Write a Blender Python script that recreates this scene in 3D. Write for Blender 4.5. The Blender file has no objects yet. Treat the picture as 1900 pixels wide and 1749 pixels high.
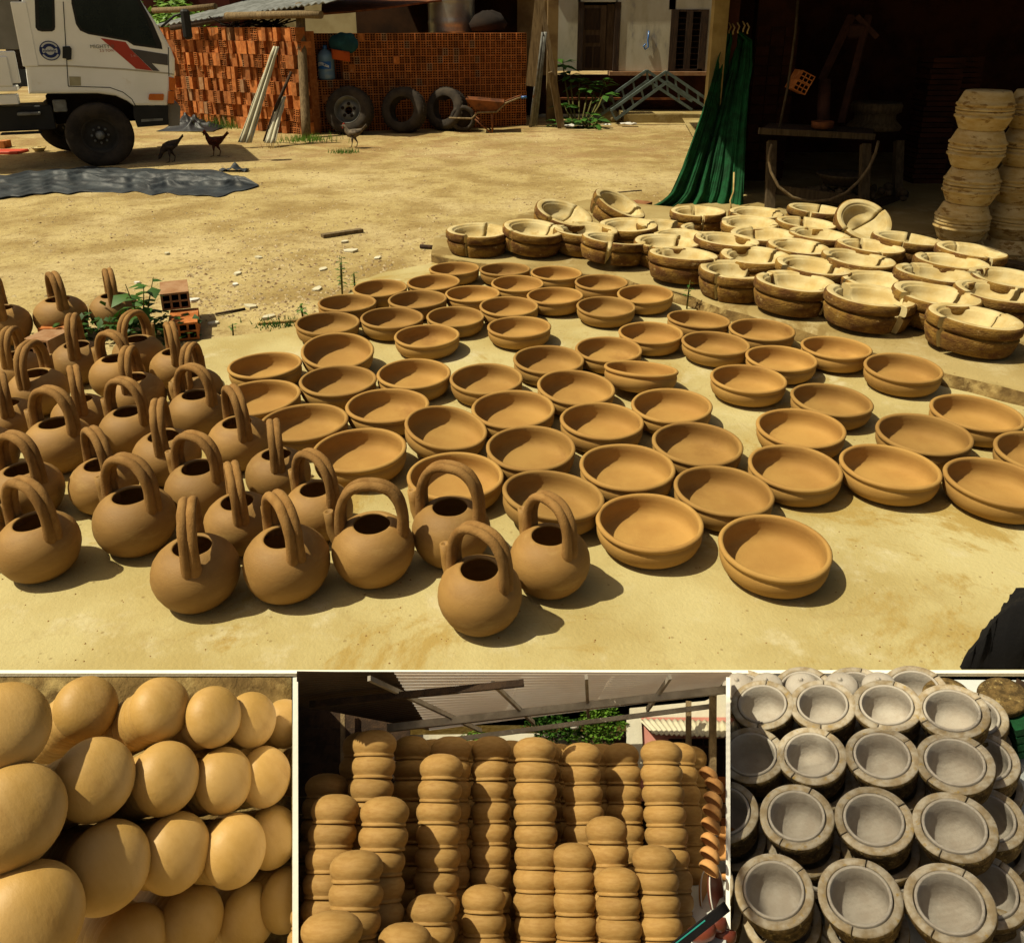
import bpy, bmesh, math, random
from mathutils import Vector, Matrix, noise
random.seed(7)
R_ = math.radians
scene = bpy.context.scene
COL = scene.collection

# ------------------------------------------------------------------ camera, sky, sun, exposure
CAM_H, F, PX, PY = 1.7, 1534.0, 950.0, 627.0
PITCH = R_(20.7)
SP, CP = math.sin(PITCH), math.cos(PITCH)
cam = bpy.data.cameras.new('camera')
cam_ob = bpy.data.objects.new('camera', cam); COL.objects.link(cam_ob)
cam_ob.location = (0, 0, CAM_H)
cam_ob.rotation_euler = (R_(90) - PITCH, 0, 0)
cam.sensor_fit = 'HORIZONTAL'; cam.sensor_width = 36.0
cam.lens = 36.0 * F / 1900.0
cam.shift_y = -(1749 / 2 - PY) / 1900.0
cam.clip_start = 0.05; cam.clip_end = 500
scene.camera = cam_ob

SUN = Vector((-0.50, -0.07, 0.86)).normalized()
world = bpy.data.worlds.new('World'); scene.world = world
world.use_nodes = True
wn = world.node_tree.nodes; wl = world.node_tree.links
bg = wn['Background']
sky = wn.new('ShaderNodeTexSky'); sky.sky_type = 'NISHITA'; sky.sun_disc = False
sky.sun_elevation = math.asin(SUN.z)
sky.sun_rotation = math.atan2(SUN.x, SUN.y)
sky.dust_density = 4.0; sky.ozone_density = 0.6; sky.air_density = 1.0
tint = wn.new('ShaderNodeMix'); tint.data_type = 'RGBA'; tint.blend_type = 'MULTIPLY'      # dusty warm haze in the air
tint.inputs[0].default_value = 1.0; tint.inputs[7].default_value = (1.0, .86, .66, 1)
wl.new(sky.outputs[0], tint.inputs[6]); wl.new(tint.outputs[2], bg.inputs[0]); bg.inputs[1].default_value = 0.062
sun = bpy.data.lights.new('sun', 'SUN'); sun.energy = 4.25; sun.angle = R_(0.5); sun.color = (1.0, 0.93, 0.70)
sun_ob = bpy.data.objects.new('sun', sun); COL.objects.link(sun_ob)
sun_ob.rotation_euler = SUN.to_track_quat('Z', 'Y').to_euler()
vs = scene.view_settings
vs.view_transform = 'Standard'; vs.look = 'None'; vs.gamma = 1; vs.use_curve_mapping = False
vs.exposure = 0.44

# ------------------------------------------------------------------ geometry helpers
def ray(px, py):
    a, b = (px - PX) / F, (py - PY) / F
    return Vector((a, CP - b * SP, -SP - b * CP))
def G(px, py, z=0.0):                     # point of a horizontal level seen at a pixel
    r = ray(px, py); t = (z - CAM_H) / r.z
    return Vector((r.x * t, r.y * t, z))
def ZC(py, z=0.0):
    return (CAM_H - z) / (SP + (py - PY) / F * CP)
def V(px, py, Y):                         # point of the upright plane y = Y
    r = ray(px, py); t = Y / r.y
    return Vector((r.x * t, Y, CAM_H + r.z * t))
BAY_A = PITCH + math.atan((1500 - PY) / F)
BF = Vector((0, math.cos(BAY_A), -math.sin(BAY_A)))     # direction the lower bays face away along
BU = Vector((0, math.sin(BAY_A), math.cos(BAY_A)))
BX = Vector((1, 0, 0))
CAMP = Vector((0, 0, CAM_H))
def L(px, py, d):                          # point of a bay at depth d
    r = ray(px, py); return CAMP + r * (d / r.dot(BF))
def plane_hit(px, py, p0, n):
    r = ray(px, py); return CAMP + r * ((p0 - CAMP).dot(n) / r.dot(n))

def s2l(c):
    if isinstance(c, str):
        c = tuple(int(c[i:i + 2], 16) for i in (0, 2, 4))
    return tuple(((v / 255) / 12.92 if v / 255 <= .04045 else ((v / 255 + .055) / 1.055) ** 2.4) for v in c) + (1,)
ALB = .74     # the hex colours are picked as seen in full sun; this brings them to real base colours, the exposure makes up for it
def s2a(c, k=None):
    c = s2l(c); k = ALB if k is None else k
    return (c[0] * k, c[1] * k, c[2] * k, 1)

def link(o, parent=None):
    COL.objects.link(o)
    if parent: o.parent = parent
    return o
def obj(name, mesh, m=None, parent=None, loc=None, rot=None, scale=None):
    if isinstance(mesh, bmesh.types.BMesh):
        me = bpy.data.meshes.new(name); mesh.to_mesh(me); mesh.free(); mesh = me
    if m is not None and not mesh.materials:
        for k in (m if isinstance(m, (list, tuple)) else [m]): mesh.materials.append(k)
    o = bpy.data.objects.new(name, mesh)
    if loc is not None: o.location = loc
    if rot is not None: o.rotation_euler = rot
    if scale is not None: o.scale = scale if hasattr(scale, '__len__') else (scale,) * 3
    return link(o, parent)
def tag(o, label=None, cat=None, group=None, kind=None):
    if label: o['label'] = label
    if cat: o['category'] = cat
    if group: o['group'] = group
    if kind: o['kind'] = kind
    return o
def thing(name, label, cat, loc=(0, 0, 0), rot=(0, 0, 0), group=None, scale=1):
    o = bpy.data.objects.new(name, None); o.location = loc; o.rotation_euler = rot; o.scale = (scale,) * 3
    o.empty_display_size = .05
    return tag(link(o), label, cat, group)
def copy_tree(o, parent=None):
    c = o.copy(); COL.objects.link(c); c.parent = parent
    for ch in list(o.children): copy_tree(ch, c)
    return c
def smooth(bm):
    for f in bm.faces: f.smooth = True
    return bm
def lathe(prof, n=40, wob=0.0, seed=0, a0=0.0, a1=2 * math.pi, mats=None, sc=1.0, smoothit=True):
    bm = bmesh.new(); full = abs(a1 - a0 - 2 * math.pi) < 1e-6
    m = n if full else n + 1
    rim = [(q[0] > 1e-6) for q in prof]
    rings = []
    for i in range(m):
        a = a0 + (a1 - a0) * i / n
        ring = []
        for (r, z) in prof:
            k = 1.0
            if wob and r > 1e-6:
                q = Vector((math.cos(a) * 1.1, math.sin(a) * 1.1, z * 1.3 + seed * 7.3))
                k += wob * noise.noise(q) + wob * .35 * noise.noise(q * 3.1)
                zz = z + wob * .5 * noise.noise(q + Vector((5, 3, 1))) * (1 if z > .2 else 0)
            else: zz = z
            ring.append(bm.verts.new((r * k * math.cos(a) * sc, r * k * math.sin(a) * sc, zz * sc)))
        rings.append(ring)
    for i in range(n):
        A, B = rings[i], rings[(i + 1) % m]
        for j in range(len(prof) - 1):
            f = bm.faces.new((A[j], B[j], B[j + 1], A[j + 1])); f.smooth = smoothit
            if mats: f.material_index = mats[j]
    if not full:
        f = bm.faces.new(rings[0]); f.material_index = mats[-1] if mats else 0
        f = bm.faces.new(list(reversed(rings[-1]))); f.material_index = mats[-1] if mats else 0
    bmesh.ops.remove_doubles(bm, verts=bm.verts, dist=1e-5)
    bmesh.ops.recalc_face_normals(bm, faces=bm.faces)
    return bm
def tube(bm, pts, rad, n=8, cap=True, hollow=0):
    pts = [Vector(p) for p in pts]
    if not hasattr(rad, '__len__'): rad = [rad] * len(pts)
    rings = []; up = Vector((0, 0, 1)); t0 = (pts[1] - pts[0]).normalized()
    if abs(t0.dot(up)) > .95: up = Vector((1, 0, 0))
    side = t0.cross(up).normalized()
    for i, p in enumerate(pts):
        t = (pts[min(i + 1, len(pts) - 1)] - pts[max(i - 1, 0)]).normalized()
        side = (side - t * side.dot(t)).normalized(); b = t.cross(side)
        rings.append([bm.verts.new(p + (side * math.cos(2 * math.pi * k / n) + b * math.sin(2 * math.pi * k / n)) * rad[i]) for k in range(n)])
    for i in range(len(rings) - 1):
        for k in range(n):
            f = bm.faces.new((rings[i][k], rings[i][(k + 1) % n], rings[i + 1][(k + 1) % n], rings[i + 1][k])); f.smooth = True
    if cap:
        bm.faces.new(list(reversed(rings[0]))); bm.faces.new(rings[-1])
    return rings
def box(bm, lo, hi, M=None, bev=0):
    lo, hi = Vector(lo), Vector(hi)
    vs_ = [bm.verts.new((x, y, z)) for x in (lo.x, hi.x) for y in (lo.y, hi.y) for z in (lo.z, hi.z)]
    fs = [bm.faces.new([vs_[i] for i in q]) for q in ((0, 1, 3, 2), (4, 6, 7, 5), (0, 4, 5, 1), (2, 3, 7, 6), (0, 2, 6, 4), (1, 5, 7, 3))]
    if M is not None:
        for v in vs_: v.co = M @ v.co
    if bev:
        bmesh.ops.bevel(bm, geom=list({e for f in fs for e in f.edges}), offset=bev, segments=1, affect='EDGES', profile=.5)
    return bm
def beam(bm, a, b, w, h, up=Vector((0, 0, 1))):
    a, b = Vector(a), Vector(b); t = (b - a).normalized()
    s = t.cross(up).normalized(); u = s.cross(t)
    M = Matrix((( t.x, s.x, u.x, a.x), (t.y, s.y, u.y, a.y), (t.z, s.z, u.z, a.z), (0, 0, 0, 1)))
    return box(bm, (0, -w / 2, -h / 2), ((b - a).length, w / 2, h / 2), M)
def extrude_poly(bm, pts, vec, mi=0, bev=0):
    pts = [Vector(p) for p in pts]; vec = Vector(vec)
    A = [bm.verts.new(p) for p in pts]; B = [bm.verts.new(p + vec) for p in pts]
    fs = [bm.faces.new(A), bm.faces.new(list(reversed(B)))]
    n = len(A)
    for i in range(n): fs.append(bm.faces.new((A[i], B[i], B[(i + 1) % n], A[(i + 1) % n])))
    for f in fs: f.material_index = mi
    bmesh.ops.recalc_face_normals(bm, faces=fs)
    if bev:
        bmesh.ops.bevel(bm, geom=list(fs[0].edges), offset=bev, segments=2, affect='EDGES', profile=.5)
    return bm
def grid(bm, nu, nv, fn, smoothit=True, mi=0):
    vv = [[bm.verts.new(fn(i / nu, j / nv)) for j in range(nv + 1)] for i in range(nu + 1)]
    for i in range(nu):
        for j in range(nv):
            f = bm.faces.new((vv[i][j], vv[i + 1][j], vv[i + 1][j + 1], vv[i][j + 1])); f.smooth = smoothit; f.material_index = mi
    return bm
def solidify(bm, t):
    bmesh.ops.recalc_face_normals(bm, faces=bm.faces)
    bmesh.ops.solidify(bm, geom=list(bm.faces), thickness=t); return bm
def relax(items, rad, it=80, hold=.06, fix=None):
    """nudges things standing on one floor apart until they only touch; items (x, y, payload), rad(payload)"""
    P_ = [[x, y] for x, y, _ in items]; Rr = [rad(q) for *_, q in items]
    for _ in range(it):
        if fix:
            for i in range(len(P_)): P_[i][0], P_[i][1] = fix(P_[i][0], P_[i][1], Rr[i])
        for i in range(len(P_)):
            for j in range(i):
                dx, dy = P_[i][0] - P_[j][0], P_[i][1] - P_[j][1]; d = math.hypot(dx, dy) or 1e-6; o = Rr[i] + Rr[j] - d
                if o > 0:
                    k = o * .5 / d; P_[i][0] += dx * k; P_[i][1] += dy * k; P_[j][0] -= dx * k; P_[j][1] -= dy * k
        if _ < it - 12:
            for i, (x, y, _q) in enumerate(items): P_[i][0] += (x - P_[i][0]) * hold; P_[i][1] += (y - P_[i][1]) * hold
    return [(p[0], p[1], q) for p, (_, _, q) in zip(P_, items)]
ORD = ['', 'first', 'second', 'third', 'fourth', 'fifth', 'sixth', 'seventh', 'eighth', 'ninth', 'tenth', 'eleventh', 'twelfth', 'thirteenth', 'fourteenth', 'fifteenth', 'sixteenth']

# ------------------------------------------------------------------ materials
def mat(name, c1, c2=None, scale=6.0, rough=.9, bump=0.0, bscale=80.0, rand=0.0, c3=None, s3=2.0, t3=(.5, .62), metal=0.0, spec=.25, alb=None,
        stretch=None, trans=0.0, detail=6, contrast=(.35, .65), world_co=False):
    m = bpy.data.materials.new(name); m.use_nodes = True
    N, K = m.node_tree.nodes, m.node_tree.links
    b = N['Principled BSDF']; b.inputs['Roughness'].default_value = rough; b.inputs['Metallic'].default_value = metal
    b.inputs['Specular IOR Level'].default_value = spec
    c1 = s2a(c1, alb); c2 = s2a(c2, alb) if c2 else c1
    tc = N.new('ShaderNodeTexCoord'); co = tc.outputs['Object']
    oi = N.new('ShaderNodeObjectInfo')
    if not world_co:
        vm = N.new('ShaderNodeVectorMath'); vm.operation = 'MULTIPLY_ADD'
        cb = N.new('ShaderNodeCombineXYZ'); K.new(oi.outputs['Random'], cb.inputs[0]); K.new(oi.outputs['Random'], cb.inputs[2])
        K.new(cb.outputs[0], vm.inputs[0]); vm.inputs[1].default_value = (13, 13, 17); K.new(co, vm.inputs[2]); co = vm.outputs[0]
    if stretch:
        mp = N.new('ShaderNodeMapping'); mp.inputs['Scale'].default_value = stretch; K.new(co, mp.inputs[0]); co = mp.outputs[0]
    def nz(sc, det=detail, rg=.6):
        n = N.new('ShaderNodeTexNoise'); n.inputs['Scale'].default_value = sc; n.inputs['Detail'].default_value = det; n.inputs['Roughness'].default_value = rg
        K.new(co, n.inputs['Vector']); return n.outputs['Fac']
    def mr(fac, a, bb):
        n = N.new('ShaderNodeMapRange'); n.interpolation_type = 'SMOOTHSTEP'
        n.inputs[1].default_value = a; n.inputs[2].default_value = bb; K.new(fac, n.inputs[0]); return n.outputs[0]
    def mix(f, a, bb, mode='MIX'):
        n = N.new('ShaderNodeMix'); n.data_type = 'RGBA'; n.blend_type = mode
        for s, v in ((0, f), (6, a), (7, bb)):
            if isinstance(v, (tuple, float, int)): n.inputs[s].default_value = v
            else: K.new(v, n.inputs[s])
        return n.outputs[2]
    col = mix(mr(nz(scale), *contrast), c1, c2)
    if c3: col = mix(mr(nz(s3, 8, .7), *t3), col, s2a(c3, alb))
    if rand:
        h = N.new('ShaderNodeHueSaturation'); K.new(col, h.inputs['Color'])
        v = N.new('ShaderNodeMapRange'); v.inputs[3].default_value = 1 - rand; v.inputs[4].default_value = 1 + rand
        K.new(oi.outputs['Random'], v.inputs[0]); K.new(v.outputs[0], h.inputs['Value']); col = h.outputs[0]
    K.new(col, b.inputs['Base Color'])
    if bump:
        bp = N.new('ShaderNodeBump'); bp.inputs['Strength'].default_value = bump; bp.inputs['Distance'].default_value = .01
        K.new(nz(bscale, 4), bp.inputs['Height']); K.new(bp.outputs[0], b.inputs['Normal'])
    if trans:
        out = N['Material Output']; tr = N.new('ShaderNodeBsdfTranslucent'); K.new(col, tr.inputs[0])
        ms = N.new('ShaderNodeMixShader'); ms.inputs[0].default_value = trans
        K.new(b.outputs[0], ms.inputs[1]); K.new(tr.outputs[0], ms.inputs[2]); K.new(ms.outputs[0], out.inputs[0])
    return m
M = {}
M['bowl'] = mat('bowl clay', 'a67d40', 'b28a49', 5, .8, .12, 160, rand=.18, c3='8c6330', s3=3, t3=(.54, .8), stretch=(1, 1, 2.5), detail=7)
M['kettle'] = mat('kettle clay', 'aa8245', '926b34', 4, .66, .18, 120, rand=.14, c3='b18d50', s3=4, t3=(.5, .75), stretch=(1, 1, 3.2), detail=9, spec=.35)
M['rope'] = mat('kettle handle clay', 'a07842', '8c6532', 20, .85, .4, 200, rand=.1)
M['crust'] = mat('mold crust', '94702f', '64401a', 9, .95, .9, 60, rand=.15, c3='bfa068', s3=22, t3=(.58, .70), stretch=(1, 1, 2.0))
M['plaster'] = mat('mold plaster', 'd8c693', 'c6ac70', 8, .9, .2, 90, rand=.08, c3='a98a4e', s3=6, t3=(.6, .78))
M['shell'] = mat('stacked mold plaster', 'cdb684', 'b99b5e', 8, .95, .5, 90, rand=.08, c3='8a6a38', s3=9, t3=(.54, .63), stretch=(1, 1, 2.6))
M['dirt'] = None
M['gravel'] = mat('gravel chips', 'd0bd92', '7a5c3a', 30, .95, .2, 60, c3='8d4a2a', s3=35, t3=(.62, .66))
M['press'] = mat('shade toned rusty iron', '4a2a1a', '341c12', 6, .8, .3, 60)  # rust colour darkened to imitate the shade inside the workshop
M['bench'] = mat('shade toned bench wood', '5f4f38', '463925', 6, .92, .5, 60, stretch=(6, 6, .8))  # weathered wood colour darkened to stand in for workshop shade
M['wood'] = mat('grey weathered wood', '8f7a58', '6d5a3f', 6, .92, .5, 60, rand=.12, stretch=(6, 6, .8))
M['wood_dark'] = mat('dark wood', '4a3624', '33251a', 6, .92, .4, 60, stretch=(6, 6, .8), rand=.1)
M['brick'] = mat('orange hollow brick', 'c97c40', 'a9602a', 12, .9, .3, 120, rand=.38, c3='cf9a68', s3=8, t3=(.54, .72))
M['brick_pale'] = mat('pale brick', 'b8906a', 'a3764e', 12, .9, .3, 120, rand=.15)
M['hole'] = mat('brick hole', '4a2412', '3c1a0c', 12, 1)
M['white_paint'] = mat('white painted board', 'f2efe4', 'eae6d8', 5, .6, .1, 90, alb=.9)
M['dark'] = mat('near black brown', '2a1e14', '1d140d', 3, .95)  # near-black brown for openings, gaps and small dark things
M['shade_brick'] = mat('shade toned brick', '4a2616', '30180e', 3, .95, .5, 30)  # brick colour darkened, the shade of the workshop interior is put into it
M['green'] = mat('green netting', '12552c', '0a381a', 9, .9, .4, 180, c3='6d8a4a', s3=3, t3=(.68, .76))
M['tarp'] = mat('black tarp', '3c4246', '272b2f', 4, .55, .5, 14, spec=.28, c3='5c584c', s3=5, t3=(.6, .8))
M['plastic_black'] = mat('black plastic', '2a2a2c', '1a1a1d', 4, .5, .4, 20, spec=.3)
M['rubber'] = mat('dusty rubber', '4a4034', '332c25', 6, .9, .4, 90, c3='6a5a45', s3=3, t3=(.6, .75))
M['truck_white'] = mat('white truck paint', 'f4f3ee', 'ecebe4', 2, .38, 0, 20, spec=.5, c3='d6ccb2', s3=3, t3=(.60, .8), alb=1.0)
M['truck_dark'] = mat('truck dark plastic', '2b2a28', '222120', 4, .6)
M['glass'] = mat('dark window glass', '1c2422', '2a322f', 2, .08, spec=.6)
M['red'] = mat('red stripe', 'c43a22', 'b83018', 3, .4, spec=.5)
M['grey_stripe'] = mat('grey stripe', '5f5a58', '565150', 3, .45)
M['orange_lamp'] = mat('orange lamp', 'e0761e', 'd86a14', 9, .25, spec=.5)
M['steel'] = mat('galvanised steel', 'b9b6ac', '9c9a90', 3, .35, .05, 30, metal=.7, spec=.5)
M['pipe'] = mat('grey pipe', '8f8f88', '6e6b62', 8, .6, .1, 60, c3='7a5230', s3=7, t3=(.6, .7))
M['truss'] = mat('green grey painted steel', '6f7f7c', '58645f', 6, .6, .1, 60, c3='6d4a30', s3=6, t3=(.6, .7))
M['blue'] = mat('blue plastic', '3f74b8', '3568a8', 4, .25, spec=.5)
M['bottle'] = mat('blue bottle plastic', '7fa0bd', '6a8cab', 3, .15, spec=.5)
M['teal'] = mat('teal cloth', '2a5a5f', '20464b', 6, .9, .3, 60)
M['orange_cloth'] = mat('orange cloth', 'c65a1a', 'b54c12', 6, .8)
M['plaster_wall'] = mat('stained white wall', 'd8d2bd', 'c9c0a4', 2.2, .92, .2, 40, c3='83838f', s3=1.1, t3=(.56, .72), stretch=(1.6, 1.6, .55))
M['asbestos'] = mat('fibre cement sheet', 'ddd6bb', 'c9c0a0', 4, .9, .2, 60)
M['tin'] = mat('corrugated tin', 'b9bbb5', '8f9088', 4, .5, .1, 30, metal=.4)
M['leaf'] = mat('green leaf', '4d7a26', '34601a', 5, .55, rand=.3, spec=.35, trans=.25)
M['leaf_light'] = mat('light green leaf', '7ea23a', '5d8a28', 5, .55, rand=.25, spec=.35, trans=.3)
M['stem'] = mat('green brown stem', '6d6a30', '55502a', 9, .8)
M['dry'] = mat('dry straw', 'c8ae72', 'a88a50', 9, .9)
M['feather_red'] = mat('reddish feathers', '6a3018', '3a1c10', 30, .8, .3, 120)
M['feather_dark'] = mat('dark feathers', '2c2420', '4a3c30', 30, .8, .3, 120)
M['feather_grey'] = mat('grey feathers', '7a6c58', '4a3e32', 30, .8, .3, 120)
M['comb'] = mat('red comb', 'b0341e', 'a02c18', 20, .6)
M['rust'] = mat('rusty steel', '8d5228', '5f371e', 6, .8, .3, 60)
M['paper'] = mat('white litter', 'e8e4da', 'd8d2c4', 9, .7)
M['cloth_dark'] = mat('dark cloth', '0d0a0b', '080607', 6, .95, .3, 60)
M['mid_pot'] = mat('yellow clay pot', 'b08a4e', 'a47d42', 2.5, .75, .04, 30, rand=.12, c3='966c34', s3=1.6, t3=(.55, .8), stretch=(1, 1, 3), detail=5, spec=.3)
M['dome'] = mat('smooth clay dome', 'cba360', 'c0974f', 9, .55, .10, 90, rand=.08, c3='b18746', s3=12, t3=(.5, .8), stretch=(1, 1.7, 1), spec=.4, detail=7)
M['grey_clay'] = mat('grey clay', 'bbb2a4', 'b0a596', 30, .9, .2, 160, rand=.05, c3='a09280', s3=9, t3=(.64, .8))
M['grey_mold'] = mat('grey mold rim', 'b9ad98', '9a8768', 40, .9, .15, 190, rand=.16, c3='a88c50', s3=60, t3=(.56, .68))
M['mold_side'] = mat('mossy mold side', '7a6238', '4a3a1e', 60, .95, .6, 140, c3='a8925c', s3=70, t3=(.56, .66))
M['terracotta'] = mat('terracotta', 'd29c5e', 'c48a4c', 5, .8, .2, 100, rand=.15)
M['maroon'] = mat('dark red glaze', '7a3a2a', '66301f', 5, .35, spec=.5, rand=.15)
M['pink'] = mat('pink wall', 'd09080', 'bf7c6c', 4, .9)
M['pale_floor'] = mat('pale painted floor', 'dcdcd4', 'c6cac6', 6, .85, .2, 60, c3='f2efe6', s3=9, t3=(.5, .65))
M['roof_sheet'] = mat('translucent roof sheet', 'f6efe4', 'ecdfce', 4, .6, trans=.9, alb=1.0)
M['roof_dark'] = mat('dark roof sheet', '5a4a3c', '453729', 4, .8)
M['canvas'] = mat('pale canvas', 'f0ece0', 'e8e2d2', 3, .9, trans=.6)

# ------------------------------------------------------------------ ground
def concrete(name, c1, c2, c3, c4):
    m = mat(name, c1, c2, 1.4, .9, .35, 70, world_co=True, c3=c3, s3=3.2, t3=(.52, .72))
    N, K = m.node_tree.nodes, m.node_tree.links; b = N['Principled BSDF']
    src = b.inputs['Base Color'].links[0].from_socket
    tc = N.new('ShaderNodeTexCoord')
    n1 = N.new('ShaderNodeTexNoise'); n1.inputs['Scale'].default_value = 1.1; n1.inputs['Detail'].default_value = 9; n1.inputs['Roughness'].default_value = .72
    n1.inputs['Distortion'].default_value = .8
    K.new(tc.outputs['Object'], n1.inputs['Vector'])
    r1 = N.new('ShaderNodeMapRange'); r1.inputs[1].default_value = .54; r1.inputs[2].default_value = .60; K.new(n1.outputs[0], r1.inputs[0])
    mx = N.new('ShaderNodeMix'); mx.data_type = 'RGBA'; K.new(r1.outputs[0], mx.inputs[0]); K.new(src, mx.inputs[6]); mx.inputs[7].default_value = s2a(c4)
    sc = N.new('ShaderNodeMath'); sc.operation = 'MULTIPLY'; sc.inputs[1].default_value = .95; K.new(r1.outputs[0], sc.inputs[0]); K.new(sc.outputs[0], mx.inputs[0])
    # speckles
    vo = N.new('ShaderNodeTexVoronoi'); vo.inputs['Scale'].default_value = 16; K.new(tc.outputs['Object'], vo.inputs['Vector'])
    r2 = N.new('ShaderNodeMapRange'); r2.inputs[1].default_value = .05; r2.inputs[2].default_value = .1; r2.inputs[3].default_value = .45; r2.inputs[4].default_value = 0; K.new(vo.outputs['Distance'], r2.inputs[0])
    m2 = N.new('ShaderNodeMix'); m2.data_type = 'RGBA'; K.new(r2.outputs[0], m2.inputs[0]); K.new(mx.outputs[2], m2.inputs[6]); m2.inputs[7].default_value = s2a('6d4f28')
    # thin wandering crack lines
    n3 = N.new('ShaderNodeTexNoise'); n3.inputs['Scale'].default_value = .9; n3.inputs['Detail'].default_value = 7; K.new(tc.outputs['Object'], n3.inputs['Vector'])
    a3 = N.new('ShaderNodeMath'); a3.operation = 'SUBTRACT'; a3.inputs[1].default_value = .47; K.new(n3.outputs[0], a3.inputs[0])
    b3 = N.new('ShaderNodeMath'); b3.operation = 'ABSOLUTE'; K.new(a3.outputs[0], b3.inputs[0])
    r3 = N.new('ShaderNodeMapRange'); r3.inputs[1].default_value = 0; r3.inputs[2].default_value = .004; r3.inputs[3].default_value = .14; r3.inputs[4].default_value = 0; K.new(b3.outputs[0], r3.inputs[0])
    m3 = N.new('ShaderNodeMix'); m3.data_type = 'RGBA'; K.new(r3.outputs[0], m3.inputs[0]); K.new(m2.outputs[2], m3.inputs[6]); m3.inputs[7].default_value = s2a('8d6d3c')
    K.new(m3.outputs[2], b.inputs['Base Color'])
    return m
def dirt_mat():
    m = mat('yard dirt', 'bda870', '9c8450', 1.6, .97, .9, 34, world_co=True, c3='c9b582', s3=.55, t3=(.45, .65), detail=10, contrast=(.38, .62))
    N, K = m.node_tree.nodes, m.node_tree.links; b = N['Principled BSDF']; src = b.inputs['Base Color'].links[0].from_socket
    tc = N.new('ShaderNodeTexCoord'); sep = N.new('ShaderNodeSeparateXYZ'); K.new(tc.outputs['Object'], sep.inputs[0])
    def lay(prev, scale, lo, hi, col, amt, ygate=None):
        n = N.new('ShaderNodeTexNoise'); n.inputs['Scale'].default_value = scale; n.inputs['Detail'].default_value = 8; n.inputs['Roughness'].default_value = .75; K.new(tc.outputs['Object'], n.inputs['Vector'])
        r = N.new('ShaderNodeMapRange'); r.inputs[1].default_value = lo; r.inputs[2].default_value = hi; r.inputs[4].default_value = amt; K.new(n.outputs[0], r.inputs[0]); f = r.outputs[0]
        if ygate:
            g = N.new('ShaderNodeMapRange'); g.interpolation_type = 'SMOOTHSTEP'; g.inputs[1].default_value = ygate[0]; g.inputs[2].default_value = ygate[1]; K.new(sep.outputs[1], g.inputs[0])
            mu = N.new('ShaderNodeMath'); mu.operation = 'MULTIPLY'; K.new(f, mu.inputs[0]); K.new(g.outputs[0], mu.inputs[1]); f = mu.outputs[0]
        x = N.new('ShaderNodeMix'); x.data_type = 'RGBA'; K.new(f, x.inputs[0]); K.new(prev, x.inputs[6]); x.inputs[7].default_value = s2a(col); return x.outputs[2]
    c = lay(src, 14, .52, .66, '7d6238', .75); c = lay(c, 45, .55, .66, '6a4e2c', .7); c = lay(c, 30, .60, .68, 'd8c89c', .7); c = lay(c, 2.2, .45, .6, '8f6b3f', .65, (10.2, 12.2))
    K.new(c, b.inputs['Base Color']); return m
M['dirt'] = dirt_mat()
M['concrete'] = concrete('pottery yard concrete', 'c7b984', 'b29f66', 'd0c49c', 'ad9352')
M['platform'] = concrete('rough concrete platform', 'ae9a66', '99824e', 'bcab7e', '887040')

def gz(x, y, amp=1.0):
    q = Vector((x, y, 0))
    return amp * (.022 * noise.noise(q * .8) + .010 * noise.noise(q * 3.1) + .005 * noise.noise(q * 9))
def ground_grid(name, x0, x1, y0, y1, nx, ny, z0, m, kind='structure', cut=None, powy=1.0):
    bm = bmesh.new()
    def fn(u, v):
        x = x0 + (x1 - x0) * u; y = y0 + (y1 - y0) * v ** powy
        return (x, y, z0 + gz(x, y))
    grid(bm, nx, ny, fn)
    return tag(obj(name, bm, m), kind=kind)
DZ = -.05
ground_grid('ground', -16, 16, 2.6, 40, 190, 260, DZ, M['dirt'], powy=1.7)
bm = bmesh.new(); box(bm, (-250, 40, -.6), (250, 300, DZ)); box(bm, (-250, 2.5, -.6), (-16, 40, DZ)); box(bm, (16, 2.5, -.6), (250, 40, DZ))
tag(obj('outer_ground', bm, M['dirt']), kind='structure')
bm = bmesh.new(); box(bm, (-40, -40, -1.7), (40, 1.845, -1.62))
tag(obj('lower_ground', bm, M['dirt']), kind='structure')

EDGE_Y = G(950, 1247.5).y
# concrete yard slab with a ragged far edge
far = [(-60, 745), (60, 705), (170, 690), (250, 668), (330, 655), (372, 630), (430, 622), (500, 615), (560, 606), (592, 580), (640, 548), (655, 522),
       (720, 505), (790, 490), (835, 477), (870, 470)]
pts = [G(*p) for p in far]
rag = []
for a, b in zip(pts[:-1], pts[1:]):
    n = max(2, int((b - a).length / .06))
    for i in range(n):
        p = a.lerp(b, i / n); q = p * 5
        rag.append(p + Vector((noise.noise(q) * .05, noise.noise(q + Vector((9, 4, 2))) * .05, 0)))
rag.append(pts[-1])
bm = bmesh.new()
poly = [Vector((-6, EDGE_Y + .008, 0)), Vector((6, EDGE_Y + .008, 0)), Vector((6, 7.0, 0)), Vector((pts[-1].x, 7.0, 0))] + list(reversed(rag)) + [Vector((-6, pts[0].y - .2, 0))]
extrude_poly(bm, poly, (0, 0, -.2))
bmesh.ops.triangulate(bm, faces=[f for f in bm.faces if len(f.verts) > 4])
tag(obj('concrete_yard', bm, M['concrete']), kind='structure')

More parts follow.
